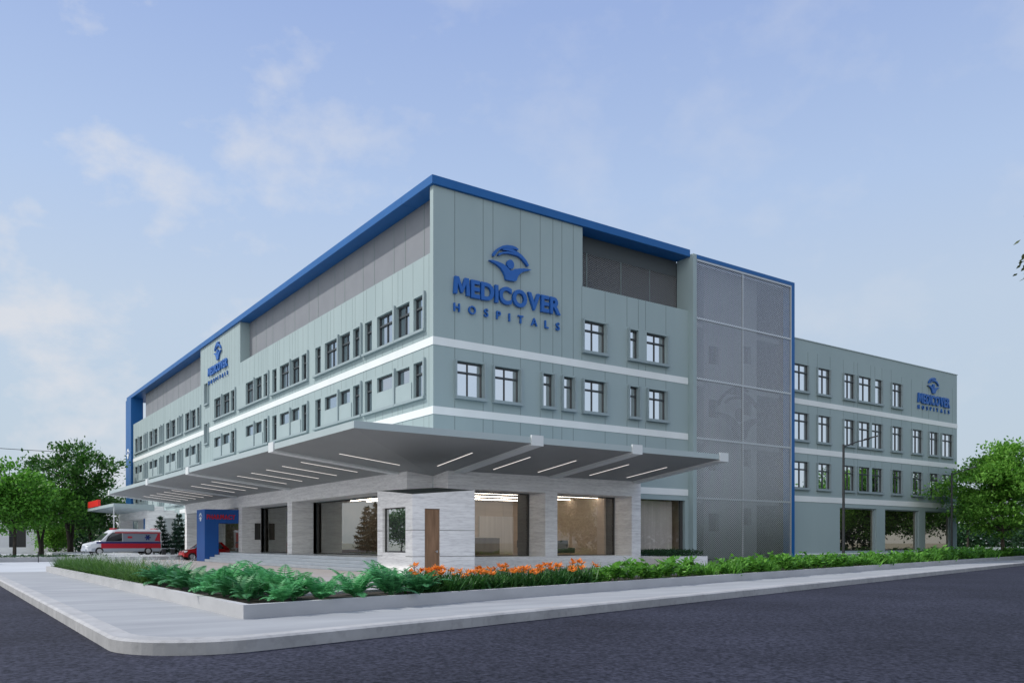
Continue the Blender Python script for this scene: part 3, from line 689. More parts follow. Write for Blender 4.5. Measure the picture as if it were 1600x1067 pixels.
for X in (-1.13,2.15,5.0,8.57,11.37):
    m=MB(); a,b=-5.55,-2.4; m.prism([(X-.03,a,sz(a)-.015),(X-.03,b,sz(b)-.015),(X-.03,b,sz(b)+.01),(X-.03,a,sz(a)+.01)],(.06,0,0)); m.build('light_strip',M['strip'],C)
for Y in (-1.45,3.4,6.15,8.75,11.4,14.1,19.8,22.44,25.1,31,33.6,36.2,38.8,41.4):
    m=MB(); a,b=-5.82,-2.7; m.prism([(a,Y-.03,sz(a)-.015),(b,Y-.03,sz(b)-.015),(b,Y-.03,sz(b)+.01),(a,Y-.03,sz(a)+.01)],(0,.06,0)); m.build('light_strip',M['strip'],C)

# ------------------------------------------------------------------ guard cabin
G=thing('guard_cabin','small stone-clad guard cabin with timber door under the canopy corner','cabin',(-2.9,-4.4,-.1))
cx0,cx1,cy0,cy1=-4.5,-1.35,-6.1,-2.72
m=MB()
zc={(0,0):3.39,(1,0):3.67,(0,1):3.71,(1,1):3.97}
doorx=(-3.9,-3.15); dz=2.79
# -Y face with door hole, -X face with window hole (sloping tops)
def wedge(F,a0,a1,d,z0f,z0,holes):
    facade(m,F,a0,a1,-.1,3.3,holes,.12,at=d)
facade(m,'R',cx0,cx1,-.1,3.3,[(doorx[0],doorx[1],-.1,dz)],.08,at=cy0)
facade(m,'L',cy0,cy1,-.1,3.3,[(-5.47,-3.25,.88,2.87)],.25,at=cx0)
m.quad((cx0,cy0,3.3),(cx1,cy0,3.3),(cx1,cy0,zc[1,0]),(cx0,cy0,zc[0,0])); m.quad((cx0,cy0,3.3),(cx0,cy1,3.3),(cx0,cy1,zc[0,1]),(cx0,cy0,zc[0,0]))
m.quad((cx1,cy0,-.1),(cx1,cy1,-.1),(cx1,cy1,zc[1,1]),(cx1,cy0,zc[1,0])); m.quad((cx0,cy1,-.1),(cx1,cy1,-.1),(cx1,cy1,zc[1,1]),(cx0,cy1,zc[0,1]))
m.build('cabin_wall',M['stone'],G,fix=False)
m=MB(); m.quad((cx0,cy0,zc[0,0]),(cx1,cy0,zc[1,0]),(cx1,cy1,zc[1,1]),(cx0,cy1,zc[0,1]))
m.quad((cx0+.1,cy0+.1,3.3),(cx1-.1,cy0+.1,3.3),(cx1-.1,cy1-.1,3.3),(cx0+.1,cy1-.1,3.3)); m.build('roof',M['coping'],G,fix=False)
m=MB()
for z in (.72,1.86):
    m.box(cx0-.003,doorx[0]-.001,cy0-.003,cy0+.01,z-.014,z+.014); m.box(doorx[1]+.001,cx1,cy0-.003,cy0+.01,z-.014,z+.014)
    for a,b in ((cy0+.011,-5.48),(-3.24,cy1)): m.box(cx0-.003,cx0+.01,a,b,z-.014,z+.014)
m.build('stone_joint',M['stone_joint'],G)
m=MB(); m.box(doorx[0]+.02,doorx[1]-.02,cy0+.04,cy0+.09,-.1,dz-.02); dr=m.build('door',M['door'],G)
m=MB(); m.box(doorx[1]-.16,doorx[1]-.11,cy0-.01,cy0+.04,.88,.98); m.cyl((doorx[1]-.135,cy0-.02,.93),(doorx[1]-.24,cy0-.02,.93),.013,n=8); m.build('handle',M['metal'],dr)
m=MB(); fy0,fy1,fz0,fz1=-5.47,-3.25,.88,2.87
m.box(cx0+.12,cx0+.2,fy0,fy0+.05,fz0,fz1); m.box(cx0+.12,cx0+.2,fy1-.05,fy1,fz0,fz1); m.box(cx0+.12,cx0+.2,fy0+.05,fy1-.05,fz0,fz0+.05); m.box(cx0+.12,cx0+.2,fy0+.05,fy1-.05,fz1-.05,fz1)
wn=m.build('window',M['dark'],G); m=MB(); m.quad((cx0+.16,fy0,fz0),(cx0+.16,fy1,fz0),(cx0+.16,fy1,fz1),(cx0+.16,fy0,fz1)); m.build('pane',mirror_glass('cabin_glass',(.82,.85,.85),(.03,.035,.035),.7),wn)

# ------------------------------------------------------------------ pharmacy portal
Pp=thing('pharmacy_portal','dark blue portal frame reading PHARMACY in red at the end of the steps','portal',(-3,29,-.1))
m=MB(); m.box(-4.1,-3.05,28.01,30.3,-.1,2.84); m.box(-4.1,-1.51,28.01,30.3,2.84,3.9); m.build('portal_frame',M['blue_dark'],Pp)
lettering('red_lettering','PHARMACY','R',-3.95,-1.78,3.13,3.5,27.97,28.009,M['red_letter'],Pp,.03,.7)
e=MB(); emblem(e,'L',29.15,3.0,.95,-4.13,-4.101); e.build('emblem',M['logo_light'],Pp)

# ------------------------------------------------------------------ emergency porch (far left)
Ep=thing('emergency_porch','low stone porch with flat grey canopy beside the blue end leg','porch',(-3,60,-.1))
m=MB(); m.box(-2.95,-1.37,54,55.2,-.1,5.1); m.build('stone_column',M['stone'],Ep)
m=MB(); m.box(-2.94,0,55.21,70,3.9,4.75); m.box(-2.94,-1.6,68.6,70,-.1,3.9); m.box(-1.36,-.05,54.02,54.3,3.9,4.5); m.build('stone_beam',M['stone'],Ep)
m=MB()
a=[(-6.4,52.5,4.95),(-6.4,68.8,4.95),(-2.3,68.8,4.62),(-2.3,53.95,4.62)]; b=[(x,y,5.25) for x,y,z in a]
m.loft([a,b]); m.build('porch_canopy',M['canopy_edge'],Ep)
for y in (54.5,57,59.5,62,64.5,67):
    m=MB(); m.prism([(-6.0,y-.03,4.90),(-2.96,y-.03,4.66),(-2.96,y-.03,4.69),(-6.0,y-.03,4.93)],(0,.06,0)); m.build('soffit_batten',M['rib'],Ep)
m=MB(); m.box(-2.7,-2.2,55.2,57.2,.2,3.88); m.build('blue_panel',M['blue'],Ep)
m=MB(); m.box(-1.2,-.06,55.3,68,.2,3.9); m.build('porch_back_wall',M['house'],Ep)
m=MB(); m.box(-6.34,-6.26,52.9,52.98,.2,4.94); m.build('slim_post',M['rib_cap'],Ep)
m=MB(); m.box(-6.46,-6.18,61.5,68.3,5.27,5.98); rs=m.build('roof_sign',M['red_sign'],None,bevel=.03)
tag(rs,'plain red box sign standing on the edge of the far porch canopy','sign')

# ------------------------------------------------------------------ planters + lamps
def fy(x,off=0): return street(x,2.55+off)
pl=MB(); PH=.24
o1=[(-17.0,5.9),(-17.0,fy(-17.0)),(75,fy(75))]; 
def strip(p,w): # p polyline (3 pts) -> inner offset
    return [(p[0][0]+w,p[0][1]),(p[1][0]+w,fy(p[1][0]+w,w)),(p[2][0],fy(p[2][0],w))]
i1=strip(o1,.16); i2=strip(o1,2.0); i3=strip(o1,2.15)
for A,Bq,z in ((o1,i1,PH),(i2,i3,PH)):
    n=3; pl.add([(x,y,-.2) for x,y in A]+[(x,y,z) for x,y in A]+[(x,y,z) for x,y in Bq]+[(x,y,-.2) for x,y in Bq],
        [f for i in range(2) for f in ((i,i+1,n+i+1,n+i),(n+i,n+i+1,2*n+i+1,2*n+i),(2*n+i,2*n+i+1,3*n+i+1,3*n+i))]+[(0,n,2*n,3*n)])
pl.box(-16.84,-14.85,5.74,5.9,-.2,PH)
po=pl.build('street_planter',M['planter'],fix=True); tag(po,'long low concrete planter edging the pavement round the street corner','planter')
so_=MB(); so_.add([(x,y,.19) for x,y in i1+i2],[(0,1,4,3),(1,2,5,4)]); so_.build('soil',M['soil'],po,fix=False)
# stone planter box by the right shop window
m=MB(); m.box(13.45,16.65,-3.75,-.01,-.1,.52); pb=m.build('planter_box',M['stone'],None,bevel=.01); tag(pb,'pale stone planter box with clipped hedge at the foot of the mesh screen','planter')
m=MB(); m.box(-18.2,-9.82,33.4,35.2,-.12,.24); kb_=m.build('low_planter',M['planter']); tag(kb_,'low concrete planter with dark ground cover in front of the ambulance bay','planter')

def lamp(loc,h,ax,label):
    t=thing('street_lamp',label,'street lamp',loc,group='black street lamps along the planter')
    m=MB(); m.cyl((0,0,0),(0,0,h),.075,.055,10); m.cyl((0,0,0),(0,0,.25),.14,.12,10); o=m.build('pole',M['pole']); local(o,t)
    d=Vector(ax); m=MB(); m.cyl((0,0,h-.12),(d.x*.5,d.y*.5,h+.16),.035,.03,8); m.cyl((d.x*.5,d.y*.5,h+.16),(d.x*.9,d.y*.9,h+.30),.03,.03,8); local(m.build('arm',M['pole']),t)
    u=d.normalized(); n_=Vector((-u.y,u.x,0)); m=MB()
    c0=Vector((d.x*.72,d.y*.72,h+.24)); c1=Vector((d.x*1.15,d.y*1.15,h+.40))
    secs=[[c0-n_*.06,c0+n_*.06,c0+n_*.06+Vector((0,0,.06)),c0-n_*.06+Vector((0,0,.06))],[c1-n_*.14,c1+n_*.14,c1+n_*.12+Vector((0,0,.08)),c1-n_*.12+Vector((0,0,.08))]]
    m.loft([[tuple(p) for p in s] for s in secs]); local(m.build('lamp_head',M['pole']),t)
    return t
lamp((16.5,-12.84,.19),6.1,(1.35,-.75,0),'slim black street lamp before the wing, left one of the two')
lamp((38.14,-7.29,.19),6.1,(1.35,-.75,0),'slim black street lamp at the wing end, its arm among tree branches')

# ------------------------------------------------------------------ vegetation
def rv(s=1): return Vector((random.gauss(0,s),random.gauss(0,s),random.gauss(0,s)))
def leafquad(mb,p,d,n,l,wd,mi=0):
    d=d.normalized(); s=d.cross(n)
    if s.length<1e-4: s=d.orthogonal()
    s=s.normalized()*wd/2; q=p+d*l
    mb.add([p,p+d*l*.45+s,q,p+d*l*.45-s],[(0,1,2,3)],mi)
def make_tree(H,R,th,tr,nc,nper,leaf,seed,top=1.0,flat=.75,stems=1,cr=.16,low=0.0,pend=0.0,point=0.0):
    """returns (trunk mb, crown mb) at the origin; crown from th to H"""
    rnd=random.Random(seed); random.seed(seed)
    tk=MB(); cr_=MB(); cz_=(H+th)/2; hh=(H-th)/2
    pts=[]
    bases=[]
    for s in range(stems):
        a=rnd.random()*6.28; off=Vector((math.cos(a),math.sin(a),0))*(R*.25 if stems>1 else R*.05)
        p=Vector((off.x*.15,off.y*.15,0)); prev=p; r=tr
        segs=7; lst=[p.copy()]
        for k in range(1,segs+1):
            t=k/segs; q=Vector((off.x*t+rnd.gauss(0,.03*R*t),off.y*t+rnd.gauss(0,.03*R*t),(th+hh*1.2)*t)); r2=tr*(1-.8*t)
            tk.cyl(prev,q,r,r2,8,caps=False); prev=q; r=r2; lst.append(q)
        bases.append(lst)
    for i in range(nc):
        # random point in a lumpy ellipsoid, biased outward
        while True:
            u=rv().normalized(); rad=rnd.random()**.42
            lump=.82+.30*math.sin(3.1*u.x+seed)*math.cos(2.7*u.y+seed*.7)+.12*math.sin(5*u.z+seed)
            e=Vector((u.x*R*rad*lump,u.y*R*rad*lump,u.z*hh*rad*(lump if u.z>0 else .9)*top))
            if point: e.x*=1-point*max(-.2,u.z*rad); e.y*=1-point*max(-.2,u.z*rad)
            if e.z>-hh*1.0: break
        c=Vector((e.x,e.y,cz_+e.z))
        lst=bases[i%stems]; tz=max(th*.75,min(c.z-.3*abs(c.xy.length),lst[-1].z)); kk=min(len(lst)-2,max(0,int(tz/lst[-1].z*(len(lst)-1))))
        f=(tz-lst[kk].z)/max(1e-3,lst[kk+1].z-lst[kk].z); b0=lst[kk].lerp(lst[kk+1],max(0,min(1,f)))
        if i%2==0:
            mid_=b0.lerp(c,.55)+Vector((0,0,-.08*(c-b0).length)); r0=tr*.28*(1-.5*tz/H)
            tk.cyl(b0,mid_,r0,r0*.6,5,caps=False); tk.cyl(mid_,c,r0*.6,r0*.15,5,caps=False)
        crr=R*cr*rnd.uniform(.7,1.35)
        out=Vector((e.x,e.y,e.z*.5)).normalized() if e.length>.01 else Vector((0,0,1))
        for k in range(nper):
            g=rv(); p=c+Vector((g.x*crr,g.y*crr,g.z*crr*flat))
            d=(rv()*.7+out*.8+Vector((0,0,-pend+.1))); n=Vector((0,0,1))+rv()*.55
            l=leaf*rnd.uniform(.7,1.35); leafquad(cr_,p,d,n,l,l*.55)
    return tk,cr_
def plant_tree(name,label,cat,mb2,loc,lm,bm_,rz=0,group=None,scale=1):
    t=thing(name,label,cat,loc,rz,group); local(mb2[0].build('trunk',bm_,fix=False),t); local(mb2[1].build('crown',lm,fix=False),t); t.scale=(scale,)*3; return t
def copy_tree(src,label,loc,rz,scale=1,cat=None):
    c=dup(src,label=label); c.location=loc; c.rotation_euler=(0,0,rz); c.scale=(scale,)*3; return c

# right: bright green tree before the wing end, darker trees behind
plant_tree('street_tree','bright green spreading tree overlapping the right end of the wing','tree',make_tree(10.4,5.5,1.5,.17,200,130,.27,21,1.05,.30,1,.105,point=.55),(50.0,-5.4,-.1),M['leaf_bright'],M['bark'],.6)
bt=plant_tree('street_tree','tall dark tree at the right edge behind the bright green one','tree',make_tree(14.5,5.2,4.5,.28,90,90,.42,33,1,.6,1,.18),(98,12.2,-.2),M['leaf_dark'],M['bark_dark'],.3,'dark trees beyond the wing')
copy_tree(bt,'shorter dark tree standing right beside the wing end',(88,16,-.2),2.1,.62)
copy_tree(bt,'shorter dark tree between the two trunks at far right',(96,8.5,-.2),3.9,.58)
# branch tips hanging in at the right edge belong to a tree across the street
plant_tree('street_tree','tall drooping tree whose hanging branch tips enter at the right edge','tree',make_tree(7.5,1.5,5.5,.12,60,150,.11,8,1,1.2,1,.13,pend=.9),(-5.64,-32.38,-.2),M['leaf_olive'],M['bark'],.4)
# left group
plant_tree('shade_tree','bright green rounded tree at the left edge in front of the white house','tree',make_tree(9.8,4.8,2.4,.2,90,110,.40,5,1,.55,1,.125),(-13.9,65.3,-.1),M['leaf_mid'],M['bark_dark'],.2)
plant_tree('shade_tree','broad low tree standing in front of the white house doorway','tree',make_tree(9.3,4.2,2.4,.2,70,100,.40,15,1,.6,2,.14),(-10.9,70.5,-.1),M['leaf_mid'],M['bark_dark'],1.2)
plant_tree('shade_tree','tallest dark green many-stemmed tree beside the blue end leg','tree',make_tree(15.0,6.2,2.6,.22,105,80,.46,44,1.0,.5,4,.095),(-7.2,76,-.1),M['leaf_dark'],M['bark_dark'],0)
plant_tree('shade_tree','dark tree filling the gap behind the red box sign','tree',make_tree(9.5,5.2,2.4,.2,90,100,.4,45,1.0,.7,2,.18),(-3.6,84,-.1),M['leaf_dark'],M['bark_dark'],1)
plant_tree('shrub','pale green bushy shrub between white house and dark tree','shrub',make_tree(4.0,2.2,.3,.08,50,80,.3,50,1,.8,3,.2),(-8.7,78.0,-.1),M['leaf_bright'],M['bark'],0)
def conifer(H,R,seed):
    random.seed(seed); tk=MB(); cr_=MB(); tk.cyl((0,0,0),(0,0,H),.07,.01,6)
    lv=9
    for k in range(lv):
        t=k/(lv-1); z=.45+t*(H-.6); r=R*(1-.86*t)*(.85+.3*random.random())
        nb=7 if t<.7 else 5
        for j in range(nb):
            a=2*math.pi*j/nb+k*.7+random.uniform(-.25,.25); d=Vector((math.cos(a),math.sin(a),.12)); L_=r*random.uniform(.8,1.1)
            tk.cyl((0,0,z),Vector((0,0,z))+d*L_,.018,.006,4,caps=False)
            for q in range(int(24+70*(1-t))):
                f=random.uniform(.15,1.0); p=Vector((0,0,z))+d*L_*f+rv(.05)
                leafquad(cr_,p,d+rv(.7)+Vector((0,0,.15)),Vector((0,0,1))+rv(.4),.30*random.uniform(.7,1.3),.09)
    return tk,cr_
cf=plant_tree('conifer','small dark tiered conifer beside the stone pier end, right one','conifer',conifer(4.0,1.25,61),(-1.6,46.6,.0),M['needle'],M['bark_dark'],0,'small conifers before the forecourt wall')
copy_tree(cf,'small dark tiered conifer just right of the ambulance, left one',(-3.0,47.9,.0),1.3,.95)
# trees across the road / forecourt that only show mirrored in the glass
copy_tree(cf,'dark conifer mirrored in the lobby glass, nearer of two',(-21.2,51.5,-.1),.4,1.5)
copy_tree(cf,'dark conifer mirrored in the lobby glass, farther of two',(-22.5,57,-.1),2.4,1.45)
rt=plant_tree('street_tree','dark street tree across the road mirrored in the glass, seventh from the left','tree',make_tree(9.5,3.6,2.6,.16,60,80,.42,71,1,.7,2,.2),(69.4,street(69.4,-12.6),-.2),M['leaf_dark'],M['bark_dark'],0,'street trees mirrored in the wing glass')
copy_tree(rt,'dark tree mirrored in the guard cabin window',(-21.6,28.5,-.2),.9,.52)
for k in range(13):
    x=31+6.4*k
    if k==6: continue
    copy_tree(rt,'dark street tree across the road mirrored in the glass, %s from the left'%ordn(k),(x,street(x,-12.6+.9*math.sin(k*2.3)),-.2),k*1.9,.9+.13*math.sin(k*4.1))
# far hedges / woods
def hedgemass(x0,x1,y0,y1,z0,h,n,leaf,seed):
    random.seed(seed); mb=MB()
    for i in range(n):
        p=Vector((random.uniform(x0,x1),random.uniform(y0,y1),z0+h*random.random()**.7*random.uniform(.75,1)))
        leafquad(mb,p,rv(),Vector((0,0,1))+rv(.6),leaf*random.uniform(.6,1.3),leaf*.6)
    return mb
tag(hedgemass(70,140,24,30,-.2,4.6,9000,.7,3).build('far_hedge',M['hedge'],fix=False),'dark far hedge mass beyond the right end of the wing','hedge',kind='stuff')
tag(hedgemass(-24,4,112,120,-.2,4.8,7000,.7,4).build('far_hedge',M['hedge'],fix=False),'dark far hedge mass behind the trees at the left','hedge',kind='stuff')
tag(hedgemass(-18.1,-9.9,33.5,35.1,.24,.16,1500,.14,5).build('ground_cover',M['hedge'],fix=False),'low dark ground cover filling the planter by the ambulance bay','ground cover',kind='stuff')
mbh=MB(); random.seed(12)
for i in range(5000):
    x=random.uniform(34,74); p=Vector((x,street(x,random.uniform(-17,-15)),-.2+3.6*random.random()**.7)); leafquad(mbh,p,rv(),Vector((0,0,1))+rv(.6),.6*random.uniform(.6,1.3),.36)
tag(mbh.build('street_hedge',M['hedge'],fix=False),'long dark hedge across the road, mirrored low in the glass','hedge',kind='stuff')
hb=hedgemass(13.6,16.5,-3.6,-.15,.50,.42,5200,.10,6).build('clipped_hedge',M['hedge'],fix=False); tag(hb,'low clipped hedge growing in the pale stone planter box','hedge')

# --- planter plants
def blade(mb,p,d,L_,w,bend,mi=0,seg=3):
    d=Vector(d).normalized(); side=d.cross(Vector((0,0,1)))
    side=(side.normalized() if side.length>1e-3 else Vector((1,0,0)))*w/2
    vs=[];q=Vector(p)
    for k in range(seg+1):
        t=k/seg; ww=side*(1-t*.92)
        vs+= [q-ww,q+ww]; d=(d+Vector((0,0,-bend/seg))).normalized(); q=q+d*L_/seg
    mb.add(vs,[(2*k,2*k+1,2*k+3,2*k+2) for k in range(seg)],mi)
def grass_tuft(seed,plume):
    random.seed(seed); g=MB(); pm=MB()
    for i in range(120):
        a=random.random()*6.28; el=random.uniform(.7,2.6); p=(random.gauss(0,.09),random.gauss(0,.09),0)
        blade(g,p,(math.cos(a),math.sin(a),el),random.uniform(.55,.95),.034,random.uniform(.5,1.3))
    if plume:
        for i in range(9):
            a=random.random()*6.28; d=Vector((math.cos(a)*.6,math.sin(a)*.6,1.3)).normalized(); p=Vector((random.gauss(0,.07),random.gauss(0,.07),0)); L_=random.uniform(.45,.66)
            pm.cyl(p,p+d*L_,.005,.004,3,caps=False)
            for k in range(7): leafquad(pm,p+d*(L_+.03*k),d+rv(.35),rv(),.09,.014)
    return g,pm
def fern(seed):
    random.seed(seed); g=MB()
    for i in range(19):
        a=i*2.4+random.uniform(-.3,.3); el=random.uniform(.8,3.2); d=Vector((math.cos(a),math.sin(a),el)).normalized(); q=Vector((0,0,.02)); L_=random.uniform(.6,.95); seg=14
        for k in range(seg):
            nq=q+d*L_/seg; g.cyl(q,nq,.008,.006,3,caps=False); t=(k+1)/seg
            side=d.cross(Vector((0,0,1))).normalized(); n=side.cross(d)
            ll=.215*math.sin(math.pi*min(1,.12+t*.85))+.025
            if k>1:
                for s in (-1,1): leafquad(g,nq,side*s+d*.55+Vector((0,0,-.25)),n,ll,.055)
            d=(d+Vector((0,0,-.06-.10*t))).normalized(); q=nq
    return g
def broadleaf(seed,h=.62):
    random.seed(seed); g=MB()
    for i in range(11):
        a=random.random()*6.28; rr=random.uniform(0,.16); d=Vector((math.cos(a)*random.uniform(.1,.6),math.sin(a)*random.uniform(.1,.6),1)).normalized(); p=Vector((math.cos(a)*rr,math.sin(a)*rr,0)); L_=h*random.uniform(.5,1.0)
        g.cyl(p,p+d*L_,.008,.005,4,caps=False)
        for k in range(9):
            f=random.uniform(.25,1); b=random.random()*6.28
            leafquad(g,p+d*L_*f,Vector((math.cos(b),math.sin(b),random.uniform(-.1,.8))),Vector((0,0,1))+rv(.35),random.uniform(.17,.28),.12)
    return g
def lily(seed):
    random.seed(seed); g=MB(); fl=[]
    for i in range(95):
        a=random.random()*6.28; blade(g,(random.gauss(0,.13),random.gauss(0,.13),0),(math.cos(a),math.sin(a),random.uniform(.9,3.0)),random.uniform(.42,.68),.07,random.uniform(.4,1.1))
    for i in range(4):
        f=MB(); fl.append(f)
        a=random.random()*6.28; p=Vector((random.gauss(0,.14),random.gauss(0,.14),0)); d=Vector((math.cos(a)*.25,math.sin(a)*.25,1)).normalized(); L_=random.uniform(.40,.60); q=p+d*L_; g.cyl(p,q,.009,.007,4,caps=False)
        for j in range(11):
            b=2*math.pi*j/11+random.uniform(-.2,.2); e=random.uniform(-.05,.9)
            leafquad(f,q+Vector((0,0,random.uniform(-.03,.04))),Vector((math.cos(b),math.sin(b),e)),Vector((0,0,1))+rv(.2),random.uniform(.12,.17),.075)
    return g,fl
def protos(name,cat,lst):
    """lst of (list of (partname, mesh)) -> prototypes used by copies"""
    return [(name,cat,[(pn,me) for pn,me in parts]) for parts in lst]
def put(proto,label,loc,rz,sc,group):
    name,cat,parts=proto
    if len(parts)==1:
        o=bpy.data.objects.new(name,parts[0][1]); COL.objects.link(o); o.location=loc; o.rotation_euler=(0,0,rz); tag(o,label,cat,group)
    else:
        o=thing(name,label,cat,loc,rz,group)
        for pn,me in parts:
            c=bpy.data.objects.new(pn,me); COL.objects.link(c); c.parent=o
    o.scale=(sc,)*3; return o
GP=protos('grass_tuft','grass tuft',[[('blades',a.mesh('blades',M['grass'],False)),('plumes',b.mesh('plumes',M['plume'],False))] for a,b in [grass_tuft(s,True) for s in (1,2,3)]])
GN=protos('grass_tuft','grass tuft',[[('blades',grass_tuft(s,False)[0].mesh('blades',M['grass'],False))] for s in (4,5,6)])
FN=protos('fern_shrub','fern',[[('fronds',fern(s).mesh('fronds',M['fern'] if s in (11,13) else M['fern_deep'],False))] for s in (11,12,13,14)])
BL=protos('leafy_bush','bush',[[('leaves',broadleaf(s).mesh('leaves',M['broad'] if s%3 else M['leaf_mid'],False))] for s in (31,32,33,34)])
UP=protos('leafy_bush','bush',[[('leaves',lily(s)[0].mesh('leaves',M['broad'],False))] for s in (51,52)])
LI=protos('orange_lily','flower',[[('leaves',a.mesh('leaves',M['lily_leaf'],False)),*[('flower',q.mesh('flower',M['petal'],False)) for q in b]] for a,b in [lily(s) for s in (41,42,43)]])
random.seed(99)
# left arm of the planter: grasses, white plumes on the inner side
y=5.2; i=0
while y>-13.6:
    put(random.choice(GN),'tuft of dark green grass on pavement side of planter, %s from the driveway end'%ordn(i),(-16.55+random.uniform(-.08,.1),y,.18),random.random()*6,random.uniform(.78,1.0),'dark grass tufts along the left planter arm')
    put(random.choice(GP),'grass tuft with white plumes on inner side of planter, %s from driveway end'%ordn(i),(-15.75+random.uniform(-.1,.15),y-.35,.18),random.random()*6,random.uniform(.8,1.0),'white plumed grass tufts in the left planter arm')
    y-=.72; i+=1
# ferns round the corner
spots=[]
y=-14.1
while y>-22.4:
    spots.append((-16.5+random.uniform(-.1,.15),y)); spots.append((-15.6+random.uniform(-.2,.2),y-.4)); y-=.85
x=-16.1
while x<-12.6:
    spots.append((x,fy(x,.45)+random.uniform(-.08,.1))); spots.append((x+.4,fy(x+.4,1.3)+random.uniform(-.1,.2))); x+=.85
for i,(x,y) in enumerate(spots):
    put(random.choice(FN),'feathery green fern shrub at the planter corner, %s counting from grasses to orange flowers'%ordn(i),(x,y,.17),random.random()*6,random.uniform(.55,1.05),'feathery ferns round the planter corner')
# orange lilies
x=-12.45; i=0
while x<-6.3:
    for r,off in ((0,.62),(1,1.25)):
        put(random.choice(LI),'orange flowering lily clump in the %s row of the planter, %s from the ferns'%(('front','back')[r],ordn(i)),(x+.25*r,fy(x+.25*r,off)+random.uniform(-.08,.08),.17),random.random()*6,random.uniform(.85,1.1),'orange lilies in the street planter')
    x+=.56; i+=1
# leafy bushes to the far right
x=-6.1; i=0
while x<72:
    st_=.66 if x<26 else 1.35
    for r,off in ((0,.42),(1,1.2)):
        put(random.choice(UP if random.random()<.22 else BL),'bright leafy bush in the %s row of the planter, %s past the orange flowers'%(('front','back')[r],ordn(i)),(x+.3*r,fy(x+.3*r,off)+random.uniform(-.08,.08),.17),random.random()*6,random.uniform(.7,1.3)*(1.0 if x<26 else 1.25),'leafy bushes in the street planter')
    x+=st_*random.uniform(.75,1.3); i+=1

# ------------------------------------------------------------------ vehicles
def wheel(parent,x,y,r,wd,side):
    m=MB(); m.cyl((x,y-wd/2,r),(x,y+wd/2,r),r,r,20); t=local(m.build('tyre',M['tyre']),parent)
    m=MB(); yo=y+side*(wd/2); m.cyl((x,yo-side*.03,r),(x,yo+side*.012,r),r*.62,r*.58,16)
    for k in range(5):
        a=2*math.pi*k/5; m.cyl((x,yo+side*.014,r),(x+math.cos(a)*r*.5,yo+side*.014,r+math.sin(a)*r*.5),.03,.025,5)
    local(m.build('rim',M['rim']),t); return t
def ring(x,zb,zt,hw,hwt,ch=.12):
    return [(x,-hw,zb+ch*.5),(x,-hw+ch*.5,zb),(x,hw-ch*.5,zb),(x,hw,zb+ch*.5),(x,hwt,zt-ch),(x,hwt-ch,zt),(x,-hwt+ch,zt),(x,-hwt,zt-ch)]
A=thing('ambulance','white ambulance with red and dark blue stripes parked on the raised bay','ambulance',(-6.45,47.25,.2),R_(187))
m=MB(); hw=.98
m.loft([ring(3.42,.42,.86,.72,.6,.1),ring(3.3,.36,1.02,.88,.78,.12),ring(2.9,.32,1.14,.95,.84,.12),ring(2.3,.30,1.26,hw,.88,.12),ring(1.55,.30,2.02,hw,.84,.16),ring(1.15,.30,2.30,hw,.86,.18),ring(.6,.30,2.40,hw,.88,.18),ring(-3.1,.30,2.40,hw,.88,.18),ring(-3.2,.34,2.32,.94,.85,.18)],smooth=False)
local(m.build('body',M['van_white'],bevel=.02),A)
